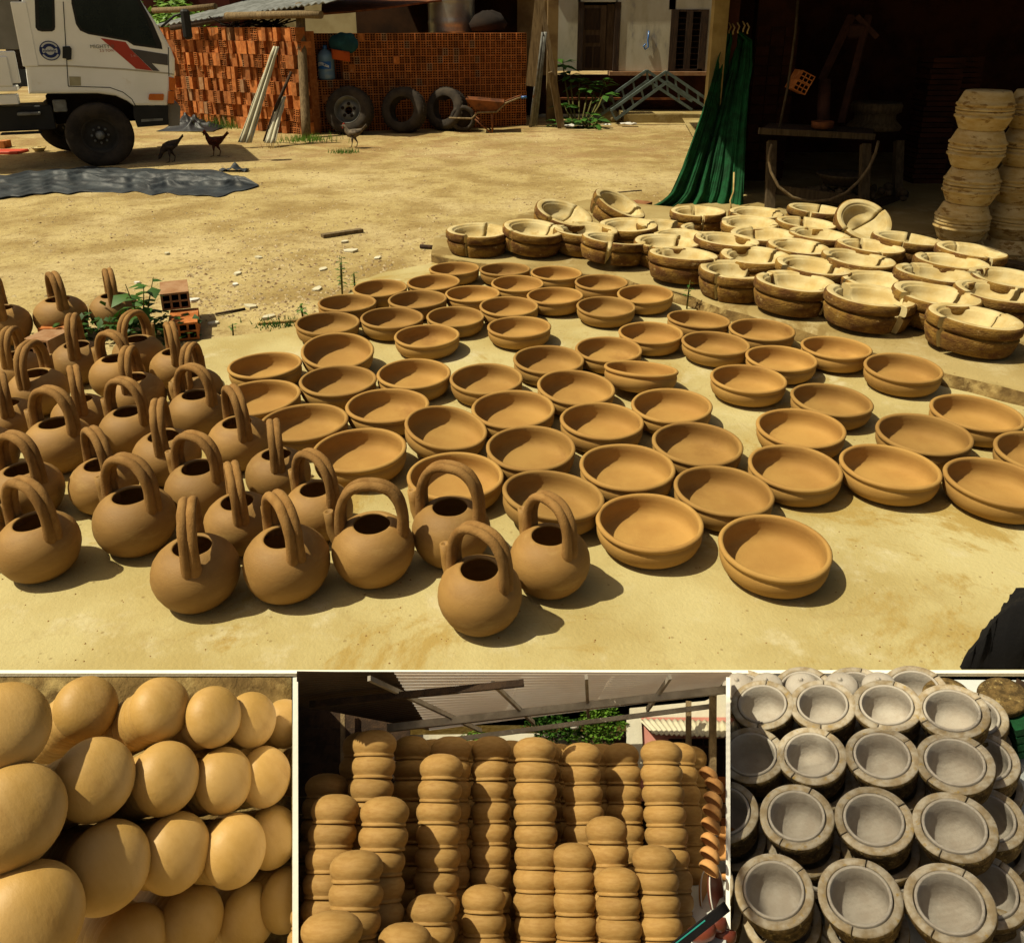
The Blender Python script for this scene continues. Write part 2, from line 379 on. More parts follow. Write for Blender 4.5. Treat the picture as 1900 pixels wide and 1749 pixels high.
# raised platform with a worn rounded front edge
PZ = .07
edge = [(800, 470), (838, 478), (930, 491), (1045, 500), (1128, 507), (1200, 527), (1292, 552), (1420, 592), (1530, 622), (1640, 655), (1760, 690), (1905, 724), (2400, 845), (2900, 962)]
top = [G(px, py, PZ) for px, py in edge]
def edge_gap(x, y):
    best = None
    for a, b in zip(top[:-1], top[1:]):
        ab = b - a; t = max(0, min(1, ((x - a.x) * ab.x + (y - a.y) * ab.y) / (ab.x ** 2 + ab.y ** 2))); q = a + ab * t
        d = math.hypot(x - q.x, y - q.y)
        if best is None or d < best[0]:
            n = Vector((ab.y, -ab.x, 0)).normalized(); n = -n if n.y > 0 else n
            best = (d, (x - q.x) * n.x + (y - q.y) * n.y, n)
    return best[1], best[2]
def before_edge(x, y, r):          # keeps a bowl on the concrete in front of the raised edge
    g, n = edge_gap(x, y); k = .06 + r * .78 - g
    return (x + n.x * k, y + n.y * k) if 0 < k < .5 else (x, y)
def behind_edge(x, y, r):          # keeps a mold on the platform
    g, n = edge_gap(x, y); k = g + r * .98 + .04
    return (x - n.x * k, y - n.y * k) if 0 < k < .5 else (x, y)
def resample(ps, step):
    out = []
    for a, b in zip(ps[:-1], ps[1:]):
        n = max(1, int((b - a).length / step))
        out += [a.lerp(b, i / n) for i in range(n)]
    return out + [ps[-1]]
top = resample(top, .05)
bm = bmesh.new()
rows = []
for i, p in enumerate(top):
    t = (top[min(i + 1, len(top) - 1)] - top[max(i - 1, 0)]).normalized(); nrm = Vector((t.y, -t.x, 0))
    if nrm.y > 0: nrm = -nrm
    q = p * 3.0; w = noise.noise(q) * .03 + noise.noise(q * 3) * .018; w2 = noise.noise(q * 2 + Vector((3, 8, 1))) * .02
    chip = max(0, noise.noise(q * 1.7 + Vector((11, 2, 5))) - .15) * .09
    k = min(1, i / 12)
    prof = [(-.35, PZ), (-.05, PZ), (-.015 + w * .4 - chip * .4, PZ - .006 - chip * .3), (.0 + w - chip, PZ * .8 - chip * .2), (.012 + w + w2 * .6 - chip * .3, PZ * .45), (.03 + w2 * .6 + w, .012), (.045 + w, -.03)]
    rows.append([bm.verts.new(p + nrm * (d * k) + Vector((0, 0, z - p.z))) for d, z in prof])
for a, b in zip(rows[:-1], rows[1:]):
    for j in range(len(a) - 1):
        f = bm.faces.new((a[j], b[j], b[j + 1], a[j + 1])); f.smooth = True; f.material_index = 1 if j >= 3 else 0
back = [r[0] for r in rows]
ob = [bm.verts.new(G(*q, PZ)) for q in ((1330, 330), (1250, 384), (1165, 376), (1090, 370), (1010, 388), (930, 405), (850, 420), (806, 440))]
c1 = bm.verts.new((14, back[-1].co.y, PZ)); c2 = bm.verts.new((14, 16, PZ)); c3 = bm.verts.new((3.2, 16, PZ))
outer = ob + [back[0]]
for a, b in zip(outer[:-1], outer[1:]):
    bm.faces.new((a, b, bm.verts.new(b.co + Vector((0, 0, -.2))), bm.verts.new(a.co + Vector((0, 0, -.2)))))
f = bm.faces.new(back + [c1, c2, c3] + ob)
bmesh.ops.triangulate(bm, faces=[f])
bmesh.ops.recalc_face_normals(bm, faces=bm.faces)
M['edge_brown'] = mat('dark brown concrete edge', '8a7040', '5c4623', 9, .97, .9, 40, world_co=True, c3='a8905a', s3=6, t3=(.5, .65))  # darker brown for the front of the step, reused on the sloping bed
tag(obj('raised_platform', bm, [M['platform'], M['edge_brown']]), kind='structure')

# terrace wall and the white coping, and the white partitions between the three bays in front of it
bm = bmesh.new(); box(bm, (-6, EDGE_Y + .008, -1.62), (6, EDGE_Y + .03, -.02))
tag(obj('terrace_wall', bm, M['concrete']), kind='structure')
bm = bmesh.new(); box(bm, (-3.4, EDGE_Y - .0055, -.008), (3.4, EDGE_Y + .007, .003))
tag(obj('white_coping_board', bm, M['white_paint']), 'thin white painted board along the front edge of the concrete yard', 'edging')
def partition(px, wpx, d0, d1, label):
    bm = bmesh.new(); t = wpx / F * d0 / (1 / math.cos(BAY_A - PITCH)) / 2
    A = L(px, 1256, d0), L(px, 1256, d1), L(px, 1800, d1), L(px, 1800, d0)
    n = (A[1] - A[0]).cross(A[3] - A[0]).normalized()
    extrude_poly(bm, [a - n * t for a in A], n * 2 * t)
    tag(obj('partition_board', bm, M['white_paint']), label, 'partition', 'white boards between the bays')
partition(548, 10, 1.84, 2.46, 'white upright board between the sloping bowl stacks and the roofed pot stacks')
partition(1351, 8, 2.06, 2.42, 'white upright board between the roofed pot stacks and the grey molds')

# pebbles, chips and dry bits scattered over the dirt: one uncountable mass
bm = bmesh.new()
rng = random.Random(3)
def pebble(p, s):   # adds one to the current bm
    vs_ = []
    k = rng.choice((4, 5))
    a0 = rng.random() * 6.3; fl = rng.uniform(.25, .6)
    for i in range(k):
        a = a0 + 2 * math.pi * i / k; r = s * rng.uniform(.7, 1.15)
        vs_.append(bm.verts.new(p + Vector((math.cos(a) * r, math.sin(a) * r, -.002))))
    t = bm.verts.new(p + Vector((rng.uniform(-.3, .3) * s, rng.uniform(-.3, .3) * s, s * fl)))
    for i in range(k): bm.faces.new((vs_[i], vs_[(i + 1) % k], t))
for _ in range(11000):
    y = 4.2 + 11 * rng.random() ** 1.5; x = rng.uniform(-.62, .55) * (y + .8)
    z = DZ + gz(x, y)
    if x > -1.9 and y < 5.0: continue
    if noise.noise(Vector((x * .7, y * .7, 3))) < -.12 and rng.random() < .75: continue
    pebble(Vector((x, y, z)), rng.choice((.005, .006, .008, .010, .015)) * rng.uniform(.7, 1.3) * (1 + y * .03))
for _ in range(2600):
    p = G(rng.uniform(340, 860), 380 + 250 * rng.random() ** .6, DZ)
    if p.y < 5.3 and p.x > -.9: continue
    if p.y < 5.0: continue
    if p.x > -.55 and p.y < 6.6: continue
    p.z += gz(p.x, p.y); pebble(p, rng.choice((.006, .009, .012, .017, .024)))
tag(obj('gravel', bm, M['gravel']), kind='stuff')
for i, (px, py, s) in enumerate([(441, 511, .05), (588, 537, .06), (465, 570, .06), (437, 530, .04), (500, 589, .06), (652, 467, .08), (600, 500, .05), (255, 526, .04), (640, 450, .05), (700, 480, .045), (480, 480, .04), (360, 560, .05), (395, 600, .05), (310, 470, .04)]):
    bm = bmesh.new(); p = G(px, py, DZ); r2 = random.Random(i)
    ring = [(math.cos(a) * s * r2.uniform(.6, 1.1), math.sin(a) * s * r2.uniform(.4, .7), 0) for a in [k * 1.05 for k in range(6)]]
    extrude_poly(bm, ring, (0, 0, .014)); 
    tag(obj('pottery_shard', bm, M['paper'] if i % 4 == 3 else M['asbestos'], loc=p + Vector((0, 0, gz(p.x, p.y))), rot=(0, .05, r2.random() * 6)),
        'flat pale shard lying on the dirt behind the concrete yard', 'shard', 'pale shards on the dirt')

# ------------------------------------------------------------------ hollow bricks
def brick_mesh(w, h, l, cols, rows_, name, m):
    bm = bmesh.new()
    wall = .22 * w / cols
    xs, zs = [0], [0]
    cw = (w - wall * (cols + 1)) / cols; ch = (h - wall * (rows_ + 1)) / rows_
    for i in range(cols): xs += [xs[-1] + wall, xs[-1] + wall + cw]
    xs.append(w)
    for i in range(rows_): zs += [zs[-1] + wall, zs[-1] + wall + ch]
    zs.append(h)
    P = [[bm.verts.new((x, 0, z)) for z in zs] for x in xs]
    for i in range(len(xs) - 1):
        for j in range(len(zs) - 1):
            if i % 2 and j % 2:
                D = [bm.verts.new((x, .07, z)) for x, z in ((xs[i], zs[j]), (xs[i + 1], zs[j]), (xs[i + 1], zs[j + 1]), (xs[i], zs[j + 1]))]
                A = [P[i][j], P[i + 1][j], P[i + 1][j + 1], P[i][j + 1]]
                for k in range(4):
                    f = bm.faces.new((A[k], A[(k + 1) % 4], D[(k + 1) % 4], D[k])); f.material_index = 1
                f = bm.faces.new(D); f.material_index = 1
            else: bm.faces.new((P[i][j], P[i + 1][j], P[i + 1][j + 1], P[i][j + 1]))
    B = [bm.verts.new(c) for c in ((0, l, 0), (w, l, 0), (w, l, h), (0, l, h))]
    fr = [bm.verts.new(c) for c in ((0, 0, 0), (w, 0, 0), (w, 0, h), (0, 0, h))]
    for k in range(4): bm.faces.new((fr[k], fr[(k + 1) % 4], B[(k + 1) % 4], B[k]))
    bm.faces.new(list(reversed(B)))
    bmesh.ops.recalc_face_normals(bm, faces=bm.faces)
    me = bpy.data.meshes.new(name); bm.to_mesh(me); bm.free()
    me.materials.append(m); me.materials.append(M['hole']); return me
BR_W, BR_H, BR_L = .094, .122, .21
ME_BRICK = brick_mesh(BR_W, BR_H, BR_L, 2, 3, 'brick', M['brick'])
ME_BRICKP = brick_mesh(BR_W, BR_H, BR_L, 2, 3, 'pale_brick', M['brick_pale'])

def brick_wall_front(a, b, rows_n, label):
    a, b = Vector(a), Vector(b); t = (b - a).normalized(); n = Vector((t.y, -t.x, 0))
    root = thing('brick_stack', label, 'brick stack', a, (0, 0, math.atan2(t.y, t.x)), 'stacks of hollow bricks')
    L_ = (b - a).length; cols = int(L_ / (BR_W + .003)); rr = random.Random(11); cnt = 0; rest = []
    cells = [(i, j) for j in range(rows_n) for i in range(cols)]
    order = sorted(cells, key=lambda c: (c[0] * .02 + rr.random()))
    for (i, j) in order:
        x = i * (BR_W + .003) + rr.uniform(-.002, .002); z = j * (BR_H + .003)
        y = rr.uniform(-.012, .02)
        px_, zz_ = i / cols, j
        niche = i < 6 and j >= 7
        if niche: y += .33
        typ = rr.random()
        me = ME_BRICKP if rr.random() < .10 else ME_BRICK
        if cnt < 300:
            o = obj('brick', me, None, root, (x, y, z)); cnt += 1
            if typ < .035:      # lies along the face: a blank side shows
                o.location = (x + BR_W, y, z); o.rotation_euler = (0, 0, math.pi / 2); o.scale = (1, BR_W / BR_L, 1); 
        else: rest.append((x, y, z, me))
    bm = bmesh.new()
    for x, y, z, me in rest:
        k0 = len(bm.verts); bm.from_mesh(me); bm.verts.ensure_lookup_table()
        for v in bm.verts[k0:]: v.co += Vector((x, y, z))
    o = obj('brick_courses', bm, [M['brick'], M['hole']], root); o['kind'] = 'stuff'
    bm = bmesh.new(); xn = 6 * (BR_W + .003); zn = 7 * (BR_H + .003) - .004
    box(bm, (xn, .1, 0), (cols * (BR_W + .003) - .01, 1.1, rows_n * (BR_H + .003) - .01)); box(bm, (.01, .1, 0), (xn - .002, 1.1, zn)); box(bm, (.01, .43, zn + .002), (xn - .002, 1.1, rows_n * (BR_H + .003) - .01))
    o = obj('brick_core', bm, M['brick'], root)
    return root
p0, p1 = G(572, 253, DZ) + Vector((0, .42, 0)), G(983, 238, DZ) + Vector((0, .42, 0))
H_ = 13
brick_wall_front(p0, p1, 13, 'long straight stack of orange hollow bricks with hole ends showing behind the tyres')

q0, q1 = G(322, 226, DZ), G(574, 252, DZ)
t = (q1 - q0).normalized()
root = thing('brick_stack', 'ragged corner stack of orange hollow bricks standing on end beside the truck', 'brick stack', q0, (0, 0, math.atan2(t.y, t.x)), 'stacks of hollow bricks')
rr = random.Random(5); Lr = (q1 - q0).length; cnt = 0
x = 0
for j in range(8):
    x = rr.uniform(0, .04)
    while x < Lr - .1:
        o = obj('brick', ME_BRICKP if rr.random() < .05 else ME_BRICK, None, root)
        wide = rr.random()
        prot = rr.uniform(-.075, .05)
        z = j * .215
        if wide < .45:      # standing on end, narrow plain side out
            o.rotation_euler = (math.pi / 2, 0, 0); o.location = (x, prot + .13, z); step = BR_W
            o.rotation_euler = (-math.pi / 2, 0, 0); o.location = (x, prot, z + BR_L)
        elif wide < .62:    # standing, broad side out
            o.rotation_euler = (-math.pi / 2, 0, math.pi / 2); o.location = (x + BR_H, prot, z + BR_L); step = BR_H
        else:               # two end-on bricks, one over the other
            o.location = (x, prot, z); o.scale = (1, 1, .86); step = BR_W
            o2 = o.copy(); COL.objects.link(o2); o2.parent = root; o2.location = (x + rr.uniform(-.004, .004), prot + rr.uniform(-.02, .02), z + .108); cnt += 1
        cnt += 1
        x += step + rr.uniform(.002, .012)
bm = bmesh.new(); box(bm, (.02, .14, 0), (Lr - .02, .30, 1.66)); obj('brick_core', bm, M['brick'], root)
print('corner bricks', cnt)

# ------------------------------------------------------------------ shed roof over the bricks
Zr = lambda px, py, zc: CAMP + ray(px, py) * zc
root = thing('brick_shed', 'low open shed with rusty corrugated roof on rough posts over the brick stacks', 'shed', G(560, 254, DZ))
def child(name, bm, m, root=root):
    o = obj(name, bm, m); o.parent = root; o.matrix_parent_inverse = root.matrix_basis.inverted(); return o
bpy.context.view_layer.update()
E = [Zr(272, 52, 15.6), Zr(330, 42, 15.1), Zr(440, 27, 14.3), Zr(560, 10, 13.2), Zr(604, 4, 12.9)]
E = resample(E, .05); bm = bmesh.new()
nback = Vector((.5, 1.0, .22)).normalized()
rows = []
for i, p in enumerate(E):
    w = .02 * math.sin(i * 2 * math.pi / 3.0)
    rows.append([bm.verts.new(p + nback * d + Vector((0, 0, w))) for d in (0, 1.0, 2.6)])
for a, b in zip(rows[:-1], rows[1:]):
    for j in range(2): bm.faces.new((a[j], b[j], b[j + 1], a[j + 1]))
solidify(bm, .012); child('roof', bm, M['tin'])
E2 = [Zr(596, 25, 13.9), Zr(650, 21, 14.2), Zr(730, 12, 14.6), Zr(800, 2, 15.0), Zr(1000, -20, 15.8)]
bm = bmesh.new(); rows = []
for p in resample(E2, .08): rows.append([bm.verts.new(p + Vector((-.2 * d, d, .12 * d))) for d in (0, .9, 2.0)])
for a, b in zip(rows[:-1], rows[1:]):
    for j in range(2): bm.faces.new((a[j], b[j], b[j + 1], a[j + 1]))
solidify(bm, .03); child('roof', bm, M['rust'])
def post(pxt, pyt, pxb, pyb, r, m=M['wood'], name='post'):
    b_ = G(pxb, pyb, DZ) - Vector((0, .28, 0)); zc = ZC(pyb, DZ) - .27; bm = bmesh.new()
    tp = Zr(pxt, pyt, zc)
    pts_ = [b_.lerp(tp, k / 6) + Vector((noise.noise(Vector((k, pxb, 0))) * .015, 0, 0)) for k in range(7)]
    tube(bm, pts_, [r * (1 + .1 * noise.noise(Vector((k, pxt, 4)))) for k in range(7)], 8); return child(name, bm, m)
post(556, 8, 576, 254, .075); post(438, 30, 450, 226, .07); post(371, 36, 368, 210, .07, M['wood_dark']); post(308, 44, 312, 200, .06, M['wood_dark'])
bm = bmesh.new(); tube(bm, [Zr(420, 30, 14.2), Zr(560, 27, 13.3), Zr(596, 28, 13.1)], .06, 8); child('roof_beam', bm, M['wood'])
bm = bmesh.new(); tube(bm, [Zr(285, 20, 15), Zr(340, 18, 14.6), Zr(400, 12, 14.2)], .05, 8); child('roof_pole', bm, M['wood'])
bm = bmesh.new(); tube(bm, [Zr(318, 52, 15), Zr(400, 38, 14.4), Zr(560, 20, 13.4)], .05, 8); child('roof_beam', bm, M['wood_dark'])

# dark yard building behind the shed, its back wall, tank
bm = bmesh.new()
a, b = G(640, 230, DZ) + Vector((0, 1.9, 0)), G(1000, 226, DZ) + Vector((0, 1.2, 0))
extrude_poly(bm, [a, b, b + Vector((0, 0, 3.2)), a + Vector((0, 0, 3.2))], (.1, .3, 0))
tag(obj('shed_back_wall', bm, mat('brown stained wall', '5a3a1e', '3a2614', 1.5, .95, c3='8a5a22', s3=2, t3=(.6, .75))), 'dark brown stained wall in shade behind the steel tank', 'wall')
bm = bmesh.new(); pr = [(0, 0)]
for k in range(0, 25):
    z = k * .05; pr.append((.44 + (.012 if k % 8 == 4 else 0) , z))
pr += [(.3, 1.28), (0, 1.36)]
tk = Zr(835, 60, 15.2)
tag(obj('water_tank', lathe(pr, 40), M['steel'], loc=(tk.x, tk.y + .5, 1.55)), 'big ribbed stainless steel tank standing on top of the brick stack', 'tank')
bm = bmesh.new()
tag(obj('bundle', smooth(lathe([(0, 0), (.3, .02), (.36, .15), (.25, .3), (.1, .36), (0, .37)], 20, .15, 3)), M['dark'], loc=Zr(905, 60, 15.3)), 'dark bundle lying on the brick stack beside the steel tank', 'bundle')

# background behind the shed
bm = bmesh.new(); box(bm, (-12, 24, -.1), (-7.6, 28, 4.2)); tag(obj('far_house', bm, mat('dark red far wall', '5a2418', '4a1d14', 2, .9)), 'dark red far wall behind the truck cab roof', 'house')
bm = bmesh.new(); box(bm, (-7.4, 25, -.1), (-2.2, 28, 4)); tag(obj('far_house', bm, mat('pale far wall', 'c9bd94', 'b9ab80', 2, .9)), 'pale cream far wall seen between the shed posts', 'house')
def leafy(bm, c, rad, n, size, rng, flat=1.0):
    for _ in range(n):
        d = Vector((rng.gauss(0, 1), rng.gauss(0, 1), rng.gauss(0, 1) * flat)).normalized() * rng.random() ** .45
        p = Vector((c[0] + d.x * rad[0], c[1] + d.y * rad[1], c[2] + d.z * rad[2]))
        if noise.noise(p * (1.3 / max(rad))) < -.22: continue
        leaf(bm, p, size * rng.uniform(.6, 1.3), rng)
def leaf(bm, p, s, rng, dirv=None, asp=.42, droop=.25):
    a = dirv or Vector((rng.uniform(-1, 1), rng.uniform(-1, 1), rng.uniform(-.6, .5))).normalized()
    side = a.cross(Vector((rng.uniform(-.3, .3), rng.uniform(-.3, .3), 1))).normalized() * s * asp
    mid = p + a * s * .5; tip = p + a * s - Vector((0, 0, s * droop)); nn = a.cross(side).normalized() * s * .06
    v = [bm.verts.new(q) for q in (p, mid + side + nn, tip, mid - side + nn, mid)]
    for q in ((0, 1, 4), (1, 2, 4), (2, 3, 4), (3, 0, 4)):
        f = bm.faces.new([v[i] for i in q]); f.smooth = True
rng = random.Random(21)
for (px, py, zc, s, lab) in [(335, 60, 18, .7, 'bushy tree filling the gap under the shed roof beside the truck mirror'), (300, 20, 22, 1.0, 'tree top above the shed roof behind the truck cab')]:
    c = Zr(px, py, zc); tr = thing('tree', lab, 'tree', (c.x, c.y, DZ))
    bm = bmesh.new(); leafy(bm, (0, 0, c.z - DZ), (s, s, s), 700, .17, rng); obj('crown', bm, M['leaf_light'], tr)
    bm = bmesh.new(); tube(bm, [(0, 0, 0), (.03, .02, c.z * .5), (0, 0, c.z)], [.1, .08, .03], 8); obj('trunk', bm, M['wood_dark'], tr)
bm = bmesh.new(); rng2 = random.Random(4)
for _ in range(60):
    a = Vector((rng2.uniform(-.5, .5), rng2.uniform(-.2, .2), rng2.uniform(0, .12))); tube(bm, [a, a + Vector((rng2.uniform(-.4, .4), rng2.uniform(-.2, .2), rng2.uniform(-.02, .2)))], .012, 4)
tag(obj('firewood_heap', bm, M['dark'], loc=Zr(478, 58, 14.6)), 'dark heap of twigs lying on the corner brick stack', 'firewood', kind='thing')

# ------------------------------------------------------------------ house with plinth, door, window
HY = 17.0
house = thing('white_house', 'stained white house with wooden double door and barred window behind the roof trusses', 'house', (V(1190, 135, HY).x, HY, DZ))
bpy.context.view_layer.update()
def hbox(name, x0, y0, x1, y1, d0, d1, m, parent=house):
    a, b = V(x0, y0, HY), V(x1, y1, HY); bm = bmesh.new()
    box(bm, (min(a.x, b.x), HY + d0, min(a.z, b.z)), (max(a.x, b.x), HY + d1, max(a.z, b.z)))
    o = obj(name, bm, m); o.parent = parent
    pm = parent.matrix_basis.inverted() if parent is house else house.matrix_basis.inverted()
    o.matrix_parent_inverse = house.matrix_basis.inverted() if parent is house else Matrix()
    if parent is not house:
        o.matrix_parent_inverse = (house.matrix_basis @ Matrix()).inverted() if False else Matrix()
    return o
W_ = M['plaster_wall']
hbox('wall', 1022, -60, 1074, 132, 0, .3, W_); hbox('wall', 1146, -60, 1246, 132, 0, .3, W_)
hbox('wall', 1074, -60, 1146, 4, 0, .3, W_); hbox('wall', 1246, -60, 1420, 18, 0, .3, W_); hbox('wall', 1306, 18, 1420, 132, 0, .3, W_)
hbox('lower_wall', 985, 141, 1420, 214, .25, .5, M['shade_brick']); hbox('wall', 960, -60, 1022, 141, .2, .5, mat('brown stained plaster', '8a7048', '6b5230', 2, .95))
hbox('tile_ledge', 1130, 133, 1420, 140, -.12, .25, M['brick_pale'])
hbox('plinth', 1150, 206, 1420, 230, -.7, .25, M['platform']); hbox('bench_rail', 1030, 181, 1270, 185, -.1, 0, M['rust'])
hbox('window_opening', 1246, 18, 1306, 132, .18, .2, M['dark'])
wf = hbox('window', 1246, 18, 1252, 132, -.03, .1, M['wood_dark'])
for args in ((1302, 18, 1307, 132), (1252, 18, 1302, 22), (1252, 128, 1302, 132), (1275, 22, 1279, 128)): hbox('window_frame', *args, -.02, .09, M['wood_dark'])
for k in range(9): hbox('window_bar', 1252, 33 + k * 11, 1302, 34.5 + k * 11, 0, .02, M['wood_dark'])
hbox('door_opening', 1074, 4, 1146, 132, .2, .22, M['dark'])
hbox('door_frame', 1073, 4, 1080, 132, -.02, .12, M['wood_dark']); hbox('door_frame', 1142, 4, 1147, 132, -.02, .12, M['wood_dark'])
dw = mat('grey brown door wood', '6f5840', '57432e', 4, .85, .3, 50, stretch=(6, 6, .7))
hbox('door', 1081, 10, 1122, 132, .06, .1, dw); hbox('door', 1128, 8, 1142, 132, .1, .14, dw)
for (x0, y0, x1, y1) in ((1086, 16, 1114, 56), (1087, 66, 1113, 80), (1087, 87, 1098, 126), (1102, 87, 1113, 126)): hbox('door_panel', x0, y0, x1, y1, .045, .065, M['wood_dark'])
hbox('roof', 1000, -75, 1420, -60, -.08, .4, M['tin'])
# cable hanging on the wall
bm = bmesh.new(); tube(bm, [V(1204, 58, HY - .02), V(1202, 75, HY - .03), V(1203, 88, HY - .03), V(1197, 92, HY - .03), V(1194, 86, HY - .03), V(1198, 82, HY - .03)], .014, 6)
tag(obj('cable', bm, M['blue']), 'short blue cable hanging on the white house wall between door and window', 'cable')

# roof trusses leaning on the plinth
def truss(dy, off, label):
    root = thing('roof_truss', label, 'truss', G(1190, 205, DZ), (0, 0, 0), 'steel roof trusses on the plinth')
    bpy.context.view_layer.update()
    Yt = HY - 1.0 + dy
    P = lambda px, py: V(px + off[0], py + off[1], Yt)
    o_ = []
    bm = bmesh.new()
    tl, tm, tr_, bl, bm_, br = P(1134, 205), P(1236, 133), P(1320, 190), P(1142, 222), P(1238, 152), P(1320, 206)
    for a, b in ((tl, tm), (tm, tr_), (bl, bm_), (bm_, br)):
        bm = bmesh.new(); beam(bm, a, b, .05, .05); o = obj('chord', bm, M['truss']); o.parent = root; o.matrix_parent_inverse = root.matrix_basis.inverted()
    for k in (0, .18, .36, .55, .75, 1):
        bm = bmesh.new(); beam(bm, tl.lerp(tm, k), bl.lerp(bm_, k), .035, .035); o = obj('strut', bm, M['truss']); o.parent = root; o.matrix_parent_inverse = root.matrix_basis.inverted()
    for k in (.2, .45, .7):
        bm = bmesh.new(); beam(bm, tm.lerp(tr_, k), bm_.lerp(br, k), .035, .035); o = obj('strut', bm, M['truss']); o.parent = root; o.matrix_parent_inverse = root.matrix_basis.inverted()
truss(0, (0, 0), 'front grey green steel roof truss resting peaked against the house plinth')
truss(.35, (-36, -2), 'rear grey green steel roof truss standing behind the front one')

# leaning boards and pipes beside the house
def lean(name, label, cat, a, b, w, t_, m, group=None, n=Vector((0, -1, .2))):
    bm = bmesh.new(); beam(bm, a, b, w, t_, up=n); return tag(obj(name, bm, m), label, cat, group)
lean('plank', 'wide grey plank standing upright at the end of the brick stack', 'plank', V(984, 160, 15.0), V(1003, -10, 15.0), .17, .04, M['wood'])
for k in range(3):
    bm = bmesh.new(); tube(bm, [G(984 + k * 5, 237 - k, DZ), V(1006 + k * 3, 60 + (k % 2) * 8, 15.4)], .028, 8)
    tag(obj('steel_pipe', bm, M['pipe']), ('grey steel pipe touching the wide plank, one of three leaning together', 'middle grey steel pipe of the three leaning together beside the wide plank', 'grey steel pipe of the leaning three on the pillar side')[k], 'pipe', 'steel pipes leaning by the plank')
lean('pole', 'long weathered pole leaning across the house corner, meeting the dirt by the plant', 'pole', G(1044, 237, DZ), V(1002, -10, 15.6), .08, .06, M['wood'])
lean('short_pole', 'short pale pole leaning beside the long weathered pole', 'pole', G(1038, 238, DZ) + Vector((0, -.05, 0)), V(1021, 134, 15.3), .07, .06, M['wood'])
bm = bmesh.new(); a, b = G(1015, 232, DZ), V(1040, -30, 16.0)
box(bm, (a.x, 16.2, DZ), (a.x + .19, 16.6, 3.4)); tag(obj('house_pillar', bm, mat('brown plaster', '8c7348', '6d5431', 2.5, .95, .3, 40)), 'brown plaster pillar at the house corner behind the leaning poles', 'pillar')

# leafy plant by the house
rng = random.Random(8)
def plant(label, spots, loc, m, group=None, sz=.3):
    root = thing('leafy_plant', label, 'plant', loc, group=group)
    for (px, py, zc, n) in spots:
        c = Zr(px, py, zc) - Vector(loc)
        bm = bmesh.new(); tube(bm, [(c.x * .3, c.y * .3, 0), (c.x * .8, c.y * .8, c.z * .6), c], [.02, .018, .01], 5); obj('stem', bm, M['stem'], root)
        for k in range(n):
            bm = bmesh.new(); a = k * 2.4
            leaf(bm, c + Vector((0, 0, rng.uniform(-.12, .02))), sz * rng.uniform(.8, 1.2), rng, Vector((math.cos(a), math.sin(a) * .7, rng.uniform(-.15, .5))).normalized(), .26, .3)
            obj('leaf', bm, m, root)
base = G(1075, 236, DZ)
plant('broad leaved green plant climbing in front of the house door', [(1044, 113, 15.8, 9), (1058, 140, 15.8, 8), (1075, 150, 15.8, 7), (1090, 165, 15.8, 8), (1105, 155, 15.8, 8), (1122, 150, 15.8, 8), (1120, 175, 15.7, 6), (1048, 195, 15.6, 6)], base, M['leaf'])
plant('low green plant growing beside white litter at the end of the plinth', [(1095, 215, 15.2, 10), (1080, 222, 15.1, 8), (1108, 224, 15.0, 8), (1030, 222, 15.2, 7), (1060, 224, 15.2, 7)], G(1095, 236, DZ), M['leaf'], sz=.24)
for px, py, s in ((1064, 238, .16), (1082, 236, .1), (1166, 234, .15), (1124, 236, .1), (1106, 215, .16)):
    bm = bmesh.new(); rr = random.Random(px)
    grid(bm, 5, 4, lambda u, v: (s * (u - .5) * 2, s * (v - .5), .05 + s * .45 * noise.noise(Vector((u * 4, v * 4, px)))))
    solidify(bm, .006)
    tag(obj('litter', bm, M['paper'], loc=G(px, py, DZ)), 'crumpled white litter on the dirt in front of the house plinth', 'litter', 'white litter by the plinth', 'thing')
bm = bmesh.new(); bmesh.ops.create_icosphere(bm, subdivisions=3, radius=.2)
for v in bm.verts: v.co = Vector((v.co.x * 1.4, v.co.y, v.co.z * .9)) * (1 + .25 * noise.noise(v.co * 6))
tag(obj('rock', smooth(bm), M['platform'], loc=G(1126, 226, DZ) + Vector((0, 0, .08))), 'tan rock beside the low plant at the end of the plinth', 'rock')

# ------------------------------------------------------------------ workshop: roof, wall, pole
ws = thing('workshop', 'dark open workshop with a shade toned brick wall behind the green curtain', 'workshop', (2.0, 8.3, PZ))
bpy.context.view_layer.update()
def wchild(name, bm, m):
    o = obj(name, bm, m); o.parent = ws; o.matrix_parent_inverse = ws.matrix_basis.inverted(); return o
RZ = 2.9
sh = Vector((-SUN.x, -SUN.y, 0)) * (RZ / SUN.z)
redge = [G(1400, 372, PZ), G(1480, 392, PZ), G(1590, 412, PZ), G(1690, 445, PZ), G(1790, 478, PZ), G(1910, 520, PZ)]
redge = [Vector((p.x, p.y, RZ)) - sh for p in redge]
bm = bmesh.new(); extrude_poly(bm, redge + [Vector((11, redge[-1].y, RZ)), Vector((11, 15, RZ)), Vector((redge[0].x + .8, 15, RZ))], (0, 0, .06)); wchild('roof', bm, M['roof_dark'])
a = V(1328, 200, 8.6); dirv = Vector((a.x, 8.6, 0)).normalized()
P0 = Vector((a.x, 8.6, 0)); P1 = P0 + dirv * 6.5
bm = bmesh.new(); nn = Vector((dirv.y, -dirv.x, 0)) * .15
extrude_poly(bm, [P0 + Vector((0, 0, 0)), P1, P1 + Vector((0, 0, RZ)), P0 + Vector((0, 0, RZ))], nn); wchild('side_wall', bm, M['shade_brick'])
bm = bmesh.new(); box(bm, (P0.x + .9, 11.5, 0), (11, 11.7, RZ)); wchild('back_wall', bm, M['shade_brick'])
